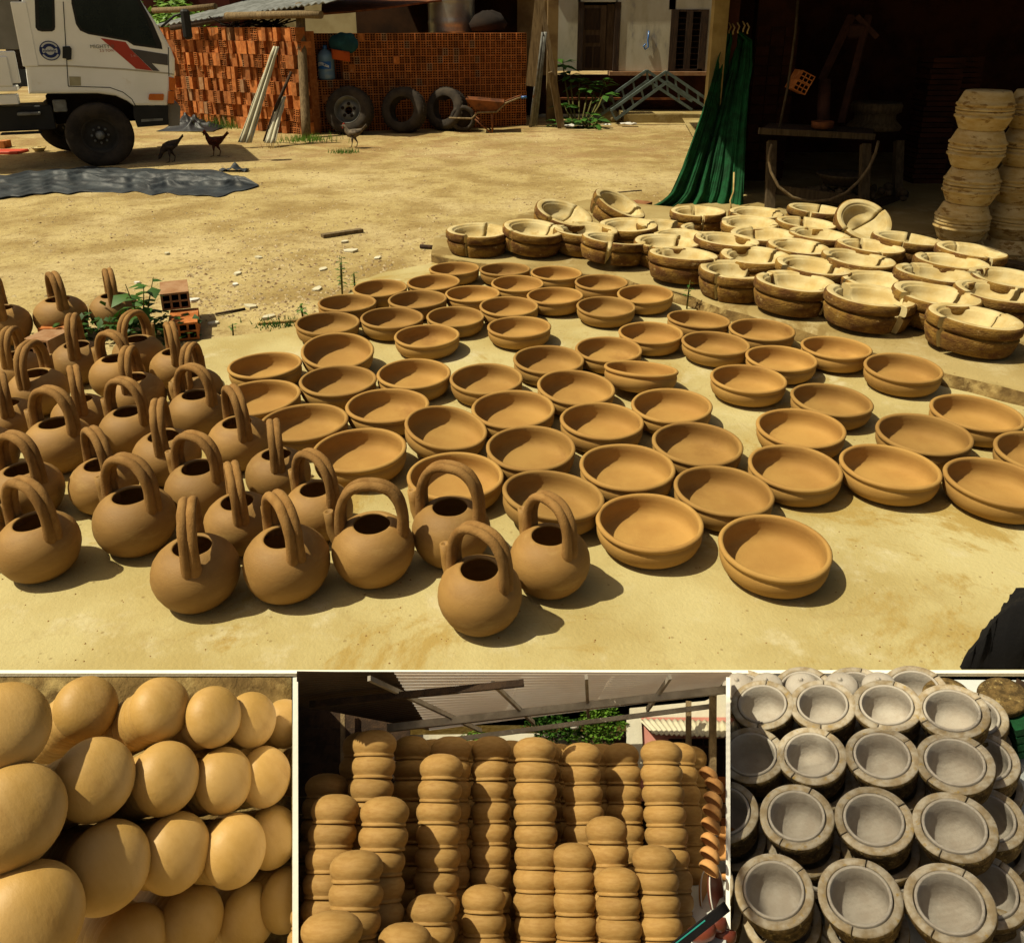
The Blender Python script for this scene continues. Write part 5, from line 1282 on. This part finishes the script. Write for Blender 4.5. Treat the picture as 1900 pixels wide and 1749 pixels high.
# centre x, y and height of each capping bowl in the enlarged view (1900 / 550), row, order
domes = [[(30, 335, 590), (562, 208, 410), (1040, 215, 405), (1380, 265, 388), (1622, 288, 352), (1835, 312, 305)],
         [(95, 905, 660), (622, 667, 520), (1075, 660, 455), (1447, 677, 408), (1708, 653, 372), (1905, 620, 300)],
         [(180, 1600, 720), (702, 1235, 560), (1135, 1143, 482), (1520, 1131, 440), (1757, 1042, 378), (1960, 1020, 320)],
         [(858, 1750, 490), (1240, 1590, 440), (1603, 1560, 400), (1850, 1445, 385)]]
VPX, VPY = -420, 1180
rown = ['terrace side row', 'second row from terrace', 'third row from terrace', 'outermost row']
for ri, row in enumerate(domes):
    for ci, (X, Y, Hh) in enumerate(row):
        px, py = X / 3.4545, 1250 + Y / 3.4545
        hpx = Hh / 3.4545
        zc = 2 * RD * F / (hpx * .965)
        s = (1.80 / zc) ** .6; zc *= s
        r = ray(px, py); c = CAMP + r * zc
        dx, dy = (VPX - X), (VPY - Y); dd = math.hypot(dx, dy); dx, dy = dx / dd, dy / dd
        phi = R_(min(36, 4 + dd / 2300 * 38))
        rd = r.normalized(); ix = (BX - rd * BX.dot(rd)).normalized(); iy = ix.cross(rd).normalized()
        if iy.dot(BU) > 0: iy = -iy                      # iy points down the picture
        tail = (rd * math.cos(phi) + (ix * dx + iy * dy) * math.sin(phi)).normalized()
        cap = -tail
        q = cap.to_track_quat('Z', 'X')
        rr = random.Random(ri * 10 + ci)
        n_st = 11
        pos = c - cap * RD * s * .22
        for k in range(n_st):
            p = pos + tail * RD * s * .28 * k
            o = obj('round_bowl', ME_DOME[(ri + ci + k) % 4], None, None, p, None, s * (1 if k == 0 else rr.uniform(.86, .89)))
            o.rotation_mode = 'QUATERNION'; o.rotation_quaternion = q @ Vector((0, 0, 1)).rotation_difference(Vector((0, 0, 1)))
            lab = (f'smooth clay bowl capping {ORD[ci + 1]} stack from the board-less end, {rown[ri]}' if k == 0 else f'clay bowl {ORD[k]} under cap, {ORD[ci + 1]} stack from board-less end, {rown[ri]}')
            if ci >= 3:
                pc, nc = board_plane(541.5, -1)
                if clip(o, pc, nc) == 0: bpy.data.objects.remove(o); continue
            tag(o, lab, 'bowl', 'sloping stacks of round-bottomed clay bowls')
# sloping bed the stacks stand on
bm = bmesh.new()
B4 = [L(-60, 1257, 2.25), L(541, 1257, 2.44), L(541, 1800, 2.36), L(-60, 1800, 2.2)]
grid(bm, 24, 24, lambda u, v: B4[0].lerp(B4[1], u).lerp(B4[3].lerp(B4[2], u), v) + BF * (.006 * noise.noise(Vector((u * 6, v * 6, 1)))))
solidify(bm, .004)
tag(obj('sloping_bed', bm, M['edge_brown']), kind='structure')

# ------------------------------------------------------------------ roofed bay of stacked domed pots
pp = [(.80, 0), (.885, .0), (.90, .03), (.90, .10), (.865, .135), (.875, .17), (.945, .28), (.99, .42), (1.0, .55), (.985, .70), (.915, .84), (.80, .985), (.64, 1.10), (.44, 1.185), (.22, 1.22), (0, 1.23)]
ME_POT = []
for k in range(4):
    b_ = lathe(pp, 44, .012, 90 + k); me = bpy.data.meshes.new('domed_pot'); b_.to_mesh(me); b_.free(); me.materials.append(M['mid_pot']); ME_POT.append(me)
KD = 2.375
# name, centre x, top y, width, first lip y, spacing (enlarged view), all counted from the dark wall
stacks = [('back', 285, 268, 178, 370, 95), ('back', 342, 255, 195, 365, 97), ('back', 508, 272, 165, 380, 88), ('back', 682, 280, 180, 382, 88), ('back', 860, 283, 176, 383, 89), ('back', 1049, 283, 187, 388, 90), ('back', 1257, 300, 174, 405, 84), ('back', 1437, 303, 160, 405, 83),
          ('back', 1608, 293, 184, 400, 88), ('back', 1684, 305, 162, 405, 84), ('back', 1736, 322, 152, 418, 82),
          ('rear', 600, 290, 150, 385, 80), ('rear', 775, 298, 150, 390, 80), ('rear', 948, 300, 150, 390, 80), ('rear', 1085, 300, 165, 392, 84), ('rear', 1155, 312, 150, 405, 80), ('rear', 1345, 315, 150, 405, 80),
          ('middle', 127, 430, 190, 548, 90), ('middle', 165, 530, 212, 658, 106), ('middle', 385, 543, 216, 670, 108), ('middle', 635, 352, 194, 468, 96), ('middle', 1367, 637, 187, 747, 100),
          ('front', 263, 765, 237, 918, 118), ('front', 150, 1038, 270, 1200, 130), ('front', 588, 947, 215, 1100, 108), ('front', 475, 1102, 238, 1240, 120), ('front', 825, 915, 196, 1050, 102), ('front', 1221, 735, 190, 862, 98), ('front', 1415, 838, 200, 973, 101), ('front', 1583, 742, 197, 870, 96)]
FLOOR_H = -.335
cnt = {}
order_ = {}
for rn in ('rear', 'back', 'middle', 'front'):
    for i, s_ in enumerate(sorted([s for s in stacks if s[0] == rn], key=lambda s: s[1])): order_[s_] = i + 1
for si, st in enumerate(stacks):
    rn, X, Yt, W, Yl, SPc = st
    px = 550 + X / KD
    d = 378.0 / W
    if rn == 'rear': d = min(2.44, d)
    d = min(2.1 + (d - 2.12) * .55, 2.44)
    y_l = 1250 + Yl / KD
    pl_ = L(px, y_l, d); pt_ = L(px, 1250 + Yt / KD, d)
    mpp = (L(px + 10, y_l, d) - L(px, y_l, d)).length / 10
    R = W / KD / 2 * mpp
    spv = (pl_ - L(px, y_l + SPc / KD, d)).length
    sz = spv / .98
    hloc = (pl_ - CAMP).dot(BU)
    n = max(1, int(math.ceil((hloc - FLOOR_H) / spv)) + 1)
    n = min(n, int((hloc - FLOOR_H) / spv) + 1)
    rr = random.Random(si * 7)
    for k in range(n):
        p = pl_ - BU * spv * k + BX * rr.uniform(-1, 1) * R * .035 + BF * rr.uniform(-1, 1) * R * .03
        o = obj('domed_pot', ME_POT[(si + k) % 4], None, None, p, None, (R * rr.uniform(.985, 1.015), R * rr.uniform(.985, 1.015), sz))
        o.rotation_euler = (BR @ Matrix.Rotation(rr.uniform(-.02, .02), 3, 'X') @ Matrix.Rotation(rr.uniform(-.02, .02), 3, 'Y') @ Matrix.Rotation(rr.random() * 6.28, 3, 'Z')).to_euler()
        top_w = 'topmost' if k == 0 else ORD[min(k + 1, 16)] + ' from top'
        tag(o, f'domed clay pot, {top_w} in {ORD[order_[st]]} stack from dark wall, {rn} row', 'pot', 'stacked domed clay pots under the sheet roof')
def bl(x, y, z): return CAMP + BX * x + BF * y + BU * z
bm = bmesh.new(); extrude_poly(bm, [bl(-.62, 1.2, FLOOR_H), bl(.62, 1.2, FLOOR_H), bl(.62, 2.6, FLOOR_H), bl(-.62, 2.6, FLOOR_H)], -BU * .03); tag(obj('bay_floor', bm, M['concrete']), kind='structure')
ZP = lambda X, Y, d: L(550 + X / KD, 1250 + Y / KD, d)
# roof sheet: corrugated, pale part made translucent to look lit, dark end imitates shade
q0, q1, q2 = ZP(590, 270, 2.36), ZP(1815, 118, 2.3), L(950, 1240, 1.86)
rn_ = (q1 - q0).cross(q2 - q0).normalized()
if rn_.dot(BU) < 0: rn_ = -rn_
RP = lambda X, Y, up=0: plane_hit(550 + X / KD, 1250 + Y / KD, q0, rn_) + rn_ * up
roof = thing('pot_shelter_roof', 'corrugated sheet roof on grey beams over the stacked domed pots', 'roof', RP(900, 100)); bpy.context.view_layer.update()
def rch(name, bm, m): o = obj(name, bm, m); o.parent = roof; o.matrix_parent_inverse = roof.matrix_basis.inverted(); return o
def sheet_(c00, c10, c11, c01, m, nv, name):
    bm = bmesh.new()
    A_ = [RP(*c, .012) for c in (c00, c10, c11, c01)]
    def fn(u, v):
        return A_[0].lerp(A_[1], u).lerp(A_[3].lerp(A_[2], u), v) + rn_ * (.0035 * math.sin(v * nv * 2 * math.pi))
    grid(bm, 6, nv * 6, fn); rch(name, bm, m)
sheet_((590, 270), (900, 231), (1000, 16), (430, 16), M['roof_sheet'], 22, 'roof_sheet'); sheet_((900, 231), (1300, 180), (1400, 16), (1000, 16), M['roof_sheet'], 20, 'roof_sheet'); sheet_((1300, 180), (1830, 112), (1925, 16), (1400, 16), M['roof_sheet'], 18, 'roof_sheet')
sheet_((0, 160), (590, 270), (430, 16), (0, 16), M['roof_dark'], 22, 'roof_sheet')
M['beam'] = mat('pale grey beam', 'a59c8e', '8b8274', 20, .9, .2, 60)
def rb(a, b, w, m=M['wood'], up=-.012, name='roof_beam'):
    bm = bmesh.new(); beam(bm, RP(*a, up), RP(*b, up), w * .7, w, up=rn_); rch(name, bm, m)
rb((400, 215), (1897, 45), .017, M['beam']); rb((585, 280), (1822, 120), .011, M['beam']); rb((60, 110), (1000, 14), .014, M['wood_dark'])
for a, b in (((480, 85), (812, 242)), ((865, 32), (1045, 208)), ((1276, 5), (1285, 180)), ((1645, 5), (1545, 150)), ((320, 10), (480, 85))): rb(a, b, .010, M['beam'], -.004, 'rafter')
def bpost(a, b, d, w, label):
    bm = bmesh.new(); beam(bm, ZP(*a, d), ZP(*b, d), w, w, up=BF); tag(obj('shelter_post', bm, M['wood']), label, 'post', 'posts carrying the pot shelter roof')
bpost((1728, 120), (1728, 420), 2.36, .013, 'thinner grey post between the roof edge and the pink house'); bpost((1836, 45), (1832, 560), 2.28, .016, 'thick grey post at the open end of the pot shelter'); bpost((205, 130), (205, 900), 2.4, .011, 'grey post against the dark plank wall under the roof')
# dark plank wall closing the bay
bm = bmesh.new(); wl_ = thing('plank_wall', 'dark plank wall closing the shaded end of the pot shelter', 'wall', ZP(100, 600, 2.44)); bpy.context.view_layer.update()
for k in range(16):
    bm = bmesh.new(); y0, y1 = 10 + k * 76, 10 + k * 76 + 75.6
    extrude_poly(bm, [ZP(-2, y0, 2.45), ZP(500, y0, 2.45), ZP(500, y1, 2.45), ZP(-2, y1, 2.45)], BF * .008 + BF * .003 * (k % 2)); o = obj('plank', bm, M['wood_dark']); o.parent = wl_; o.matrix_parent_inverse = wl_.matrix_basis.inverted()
# what stands behind the stacks: low wall, trees, pink house, brick wall
bm = bmesh.new(); extrude_poly(bm, [ZP(500, 268, 2.5), ZP(1275, 258, 2.47), ZP(1275, 700, 2.47), ZP(500, 700, 2.5)], BF * .02); tag(obj('low_wall', bm, M['plaster_wall']), 'low weathered grey wall behind the stacked pots', 'wall')
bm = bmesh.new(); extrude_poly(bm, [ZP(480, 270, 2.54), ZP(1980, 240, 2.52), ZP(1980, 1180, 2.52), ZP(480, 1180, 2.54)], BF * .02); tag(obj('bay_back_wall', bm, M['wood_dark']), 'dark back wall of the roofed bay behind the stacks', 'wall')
rng = random.Random(31)
for (X, Y, sx, sz_, n, lab, m) in ((800, 280, .05, .016, 260, 'small green bush above the low wall near the roof corner', 'leaf_light'), (1130, 235, .085, .034, 800, 'dark green tree behind the low wall under the roof edge', 'leaf'), (1350, 215, .062, .050, 900, 'big bright green tree beside the pink house', 'leaf_light'), (1290, 255, .07, .035, 500, 'bushy green shrub below the bright tree', 'leaf_light')):
    c = ZP(X, Y, 2.43); t_ = thing('tree', lab, 'tree', c - BU * .12, BE)
    bm = bmesh.new(); leafy(bm, (0, 0, .12), (sx, .014, sz_), n, .011, rng, 1.2); obj('crown', bm, M[m], t_)
    bm = bmesh.new(); tube(bm, [(0, 0, -.02), (.004, 0, .06), (0, 0, .12)], [.007, .006, .003], 16); obj('trunk', bm, M['wood_dark'], t_)
bm = bmesh.new(); tag(obj('white_round_body', lathe([(0, 0), (.5, .08), (.9, .4), (1, .8), (.85, 1.3), (.5, 1.6), (0, 1.7)], 28, sc=.0125), M['paper'], loc=ZP(1226, 246, 2.40), rot=BE), 'white round body above the low wall', 'tank')  # plain white round body, gives no light
ph = thing('pink_house', 'small pink house with pale corrugated roof behind the shelter posts', 'house', ZP(1700, 300, 2.45)); bpy.context.view_layer.update()
def phc(name, bm, m): o = obj(name, bm, m); o.parent = ph; o.matrix_parent_inverse = ph.matrix_basis.inverted(); return o
def bpan(name, pts_, d, m, t=.02):
    bm = bmesh.new(); extrude_poly(bm, [ZP(*p, d) for p in pts_], BF * t); return phc(name, bm, m)
bpan('upper_wall', [(1470, 150), (1800, 118), (1930, 60), (1930, 230), (1470, 200)], 2.462, M['plaster_wall'], .015)
bpan('wall', [(1490, 190), (1930, 190), (1930, 560), (1490, 560)], 2.44, M['pink'], .015)
bpan('side_wall', [(1455, 185), (1520, 195), (1530, 420), (1455, 420)], 2.43, M['plaster_wall'], .008)
bpan('window', [(1640, 285), (1930, 285), (1930, 470), (1640, 470)], 2.436, M['dark'], .003)
for X in (1700, 1790, 1880): bpan('window_bar', [(X, 285), (X + 8, 285), (X + 8, 470), (X, 470)], 2.43, M['wood_dark'], .003)
bpan('window_bar', [(1640, 315), (1930, 315), (1930, 325), (1640, 325)], 2.432, M['wood_dark'], .002)
bm = bmesh.new(); A_ = [ZP(1505, 196, 2.44), ZP(1950, 208, 2.44), ZP(1950, 278, 2.38), ZP(1570, 262, 2.38)]
grid(bm, 96, 4, lambda u, v: A_[0].lerp(A_[1], u).lerp(A_[3].lerp(A_[2], u), v) + BU * .0022 * math.sin(u * 17 * 2 * math.pi)); solidify(bm, .002); phc('roof', bm, M['asbestos'])
bw = thing('orange_brick_wall', 'low wall of orange hollow bricks behind the leaning terracotta bowls', 'wall', ZP(1870, 560, 2.42)); bpy.context.view_layer.update()
for j in range(4):
    for i in range(3):
        bm = bmesh.new(); x0, y0 = 1812 + i * 46 + (j % 2) * 12, 452 + j * 60
        extrude_poly(bm, [ZP(x0, y0, 2.40), ZP(x0 + 42, y0, 2.40), ZP(x0 + 42, y0 + 55, 2.40), ZP(x0, y0 + 55, 2.40)], BF * .02); o = obj('brick', bm, M['brick'] if (i + j) % 3 else M['brick_pale']); o.parent = bw; o.matrix_parent_inverse = bw.matrix_basis.inverted()
bm = bmesh.new(); extrude_poly(bm, [ZP(1740, 690, 2.41), ZP(1893, 690, 2.41), ZP(1893, 1240, 1.95), ZP(1740, 1240, 1.95)], -BU * .01); tag(obj('bright_ground', bm, M['pale_floor']), kind='structure')
# leaning orange bowls, basins, plates, glazed pots
for k, (X, Y) in enumerate(((1812, 455), (1838, 500), (1832, 565), (1828, 620), (1822, 680), (1820, 748), (1818, 810), (1815, 868))):
    o = obj('terracotta_bowl', lathe([(.9, 0), (1, .02), (1, .2), (.9, .5), (.7, .75), (.4, .86), (0, .88)], 36, .015, k, sc=.0215), M['terracotta'], None, ZP(X, Y, 2.06 - k * .004))
    o.rotation_euler = (BR @ Matrix.Rotation(R_(36), 3, 'Y') @ Matrix.Rotation(R_(-12), 3, 'X')).to_euler()
    tag(o, f'orange terracotta bowl leaning beside the pots, {ORD[k + 1]} from the top of its pile', 'bowl', 'leaning terracotta bowls')
for k, (X, Y, s_) in enumerate(((1868, 790, .03), (1890, 715, .024), (1890, 905, .022))):
    o = obj('terracotta_basin', lathe([(0, 0), (.7, 0), (.95, .3), (1, .55), (.93, .55), (.85, .3), (.6, .12), (0, .1)], 36, sc=s_), M['terracotta'], None, ZP(X, Y, 2.2)); o.rotation_euler = (BR @ Matrix.Rotation(R_(40 - 20 * k), 3, 'X')).to_euler()
    tag(o, ('wide orange basin tipped up on the bright ground', 'orange basin behind the tipped up wide one', 'small orange basin below the tipped up wide one')[k], 'basin', 'orange basins on the bright ground')
for k, (X, Y) in enumerate(((1798, 985), (1836, 958))):
    t_ = thing('round_dish', ('red dish with pale rim standing on edge against the stacked pots', 'red dish with white rim standing on edge nearer the open ground')[k], 'dish', ZP(X, Y, 2.14 - .04 * k), (BR @ Matrix.Rotation(R_(62), 3, 'Z') @ Matrix.Rotation(R_(90), 3, 'X') ).to_euler(), 'red dishes standing on edge')
    s_ = .05; obj('dish_body', lathe([(0, 0), (.8, .0), (1, .16), (.97, .17), (.75, .06), (0, .05)], 40, sc=s_), M['maroon'] if k else M['terracotta'], t_)
    obj('rim_band', lathe([(.99, .13), (1.02, .15), (1.02, .185), (.98, .19), (.95, .165)], 40, sc=s_), M['paper'], t_)
for k, (X, Y, s_) in enumerate(((1800, 1150, .028), (1850, 1110, .024), (1880, 1160, .026), (1770, 1180, .022))):
    o = obj('glazed_pot', lathe([(0, 0), (.7, 0), (.95, .3), (1, .6), (.95, .9), (.88, .92), (.9, .6), (.8, .2), (0, .1)], 32, sc=s_), M['maroon'], None, ZP(X, Y + 25, 1.98 + .02 * k)); o.rotation_euler = (BR @ Matrix.Rotation(R_(12 * k - 15), 3, 'Y')).to_euler()
    tag(o, ('dark red glazed pot under the slanted plank', 'dark red glazed pot behind the others by the bright ground', 'dark red glazed pot at the partition board', 'dark red glazed pot half hidden by the slanted plank')[k], 'pot', 'dark red glazed pots')
bm = bmesh.new(); beam(bm, ZP(1660, 1210, 1.86), ZP(1897, 1022, 1.86), .016, .012, up=BF); t_ = tag(obj('slanted_plank', bm, M['cloth_dark']), 'dark slanted plank with a teal edge beside the domed pots', 'plank')
bm = bmesh.new(); beam(bm, ZP(1652, 1200, 1.855), ZP(1800, 1084, 1.855), .002, .004, up=BF); obj('teal_edge', bm, mat('teal edge', '2f9a90', '26857c', 9, .5), t_)

# ------------------------------------------------------------------ bay of grey molds with clay pots drying in them
ZR = .15
HR = CAM_H - ZR
TL_ = R_(17)
NR = Vector((-math.sin(TL_), 0, math.cos(TL_)))
PR = G(1640, 1413, ZR)
QR = Matrix.Rotation(-TL_, 3, 'Y')
def GR(px, py, off=0.0): return plane_hit(px, py, PR + NR * off, NR)
FZ = -.18
RG = .5 * .1015 * HR
gm_out = [(0, 0), (.60, 0), (.70, .06), (.82, .26), (.90, .50), (.90, .70), (.94, .76), (1.0, .90), (.995, 1.04), (.97, 1.07)]
gm_in = [(.80, 1.075), (.785, 1.05), (.775, .70), (.70, .25), (.48, .06), (0, .03)]
ME_GM = []
for k in range(4):
    pair = []
    for s in (0, 1):
        b_ = lathe(gm_out + gm_in, 30, .016, 120 + k * 2 + s, .012, math.pi - .012, mats=[1] * (len(gm_out) - 2) + [0] * (len(gm_in) + 2), sc=RG)
        me = bpy.data.meshes.new('mold_half'); b_.to_mesh(me); b_.free(); me.materials.append(M['grey_mold']); me.materials.append(M['mold_side']); pair.append(me)
    ME_GM.append(pair)
gp = [(0, .09), (.42, .10), (.60, .19), (.70, .36), (.745, .65), (.765, 1.08), (.755, 1.10), (.705, 1.10), (.69, 1.08), (.695, .70), (.67, .42), (.59, .27), (.47, .19), (.28, .15), (0, .14)]
ME_GP = []
for k in range(3):
    b_ = lathe(gp, 52, .006, 140 + k, sc=RG); me = bpy.data.meshes.new('grey_pot'); b_.to_mesh(me); b_.free(); me.materials.append(M['grey_clay']); ME_GP.append(me)
KG = 3.4545
gmold = [[(222, 190), (608, 192), (1017, 196), (1437, 232), (1568, 262)], [(150, 512), (535, 515), (988, 520), (1455, 562), (1628, 538)], [(-30, 875), (440, 905), (935, 930), (1452, 970), (1648, 912)], [(-205, 1330), (295, 1380), (845, 1420), (1420, 1462), (1648, 1372)]]
lowm = [(395, 395), (790, 398), (1190, 420), (330, 770), (700, 790), (1180, 850), (600, 1215), (1170, 1230), (130, 1180), (470, 1790), (900, 1790), (1740, 1760), (100, 1760), (90, 110), (480, 95), (815, 100), (1195, 95), (-60, 320)]
def grey_mold(p, ks, lab, plab, sc=1.0, with_pot=True, grp='grey molds in rows', cut=False):
    rr = random.Random(900 + ks)
    yaw = rr.uniform(.2, 1.2) + (math.pi if rr.random() < .5 else 0)
    t_ = thing('grey_mold', lab, 'mold', p, (QR @ Matrix.Rotation(yaw, 3, 'Z')).to_euler(), grp, sc)
    for s in (0, 1):
        o = obj('mold_half', ME_GM[ks % 4][s], None, t_, (0, (.0005 if s == 0 else -.0005), rr.uniform(0, .001)), (0, 0, math.pi * s + rr.uniform(-.006, .006)))
        if cut and clip(o, *board_plane(1354.5, 1)) == 0: bpy.data.objects.remove(o)
    if with_pot:
        o = tag(obj('grey_pot', ME_GP[ks % 3], None, None, p, (QR @ Matrix.Rotation(rr.random() * 6, 3, 'Z')).to_euler(), sc), plab, 'pot', 'grey clay pots drying inside molds')
        if cut and clip(o, *board_plane(1354.5, 1)) == 0: bpy.data.objects.remove(o)
ks = 0
grn = ['terrace side row', 'second row from terrace', 'third row from terrace', 'outermost row']
for ri, row in enumerate(gmold):
    for ci, (X, Y) in enumerate(row):
        px, py = 1350 + X / KG, 1250 + Y / KG
        off = -.085 if ci == 4 else 0
        p = GR(px, py, off); hh = 1.07 * RG
        for lv in range(1 if ci == 3 else 2):
            pos = p - NR * (hh + lv * (hh + .002))
            if lv == 0: la, lb = f'grey mold, {ORD[ci + 1]} from the white board, {grn[ri]}, top of its pile', f'grey clay pot inside the {ORD[ci + 1]} top mold from the white board, {grn[ri]}'
            else: la, lb = f'grey mold {ORD[lv]} under the top, {ORD[ci + 1]} pile from the white board, {grn[ri]}', ''
            grey_mold(pos, ks, la, lb, 1.0 if ci < 4 else .97, lv == 0, cut=(ci == 0)); ks += 1
for k, (X, Y) in enumerate(lowm):
    px, py = 1350 + X / KG, 1250 + Y / KG; off = -.115 if k < 13 else -.09
    p = GR(px, py, off)
    grey_mold(p - NR * 1.07 * RG, ks, f'dim lower grey mold in a gap, {ORD[k % 6 + 1]} from the white board, {("between terrace rows", "between middle rows", "between outer rows")[k // 6]}', f'grey pot in the {ORD[k % 6 + 1]} dim lower mold, {("between terrace rows", "between middle rows", "between outer rows")[k // 6]}', cut=(X < 400)); ks += 1
# lids with a knob behind the molds, side piles of closed molds
for k, X in enumerate((40, 225, 450, 700, 945)):
    p = GR(1358 + X / KG, 1273, -.09)
    tag(obj('knobbed_lid', lathe([(.98, 0), (1, .03), (.9, .22), (.6, .42), (.25, .5), (.12, .5), (.13, .6), (.08, .66), (0, .67)], 36, sc=.044), M['grey_clay'], loc=p, rot=QR.to_euler()), f'grey domed lid with a knob, {ORD[k + 1]} from the white board along the terrace wall', 'lid', 'grey lids along the terrace wall')
    bm = bmesh.new()
for c, (X, Y) in enumerate(((1400, 60), (1760, 60))):
    p = GR(1350 + X / KG, 1285, -.09)
    for k in range(4):
        tag(obj('stacked_ring_mold', lathe([(0, 0), (.88, 0), (.97, .12), (.93, .2), (1.0, .3), (1.0, .42), (.94, .5), (.8, .52), (0, .5)], 40, .02, k + c * 7, sc=.055), M['mold_side'], loc=p - NR * .03 * (k + 1), rot=QR.to_euler()), f'mossy ring mold, {ORD[k + 1]} from top of the {("pile by the lids", "pile by the green crate")[c]}', 'mold', 'mossy ring molds in piles')
gc = thing('green_crate', 'dark green slatted crate beside the grey molds on pale floor', 'crate', GR(1884, 1383, -.215), QR.to_euler(), None, .62); 
for k in range(4):
    bm = bmesh.new(); box(bm, (-.02, -.06, k * .04), (.12, .1, k * .04 + .032)); obj('slat', bm, M['green'], gc)
bm = bmesh.new(); a, b = GR(1858, 1372, -.20), GR(1896, 1262, -.1); beam(bm, a, b, .02, .03); tag(obj('leaning_batten', bm, M['wood_dark']), 'dark wooden batten leaning beside the green crate', 'batten')
bm = bmesh.new(); a = L(1351, 1300, 2)
def FR(x, y):
    p_ = PR - NR * .22; return Vector((x, y, p_.z - (NR.x * (x - p_.x)) / NR.z))
extrude_poly(bm, [GR(1380, 1900, -.24), GR(2000, 1900, -.24), GR(2000, 1262, -.24), GR(1380, 1258, -.24)], -NR * .03); tag(obj('pale_floor', bm, M['pale_floor']), kind='structure')
# added slatted awning over the grey molds, out of view, to cut the sun
bm = bmesh.new(); AW = 2.25
aw = thing('added_sunshade', 'awning of thin wooden laths added unseen to cut the sun on the grey molds', 'sunshade', (-.35, .76, AW))
bm = bmesh.new()
for k in range(104): box(bm, (-.46, -.56 + k * .0108, 0), (.46, -.56 + k * .0108 + .0052, .003))
o = obj('laths', bm, M['wood'], aw); o['kind'] = 'stuff'
for x in (-.45, .45):
    bm = bmesh.new(); box(bm, (x - .008, -.54, -.02), (x + .008, .54, -.002)); obj('sunshade_bar', bm, M['wood'], aw)
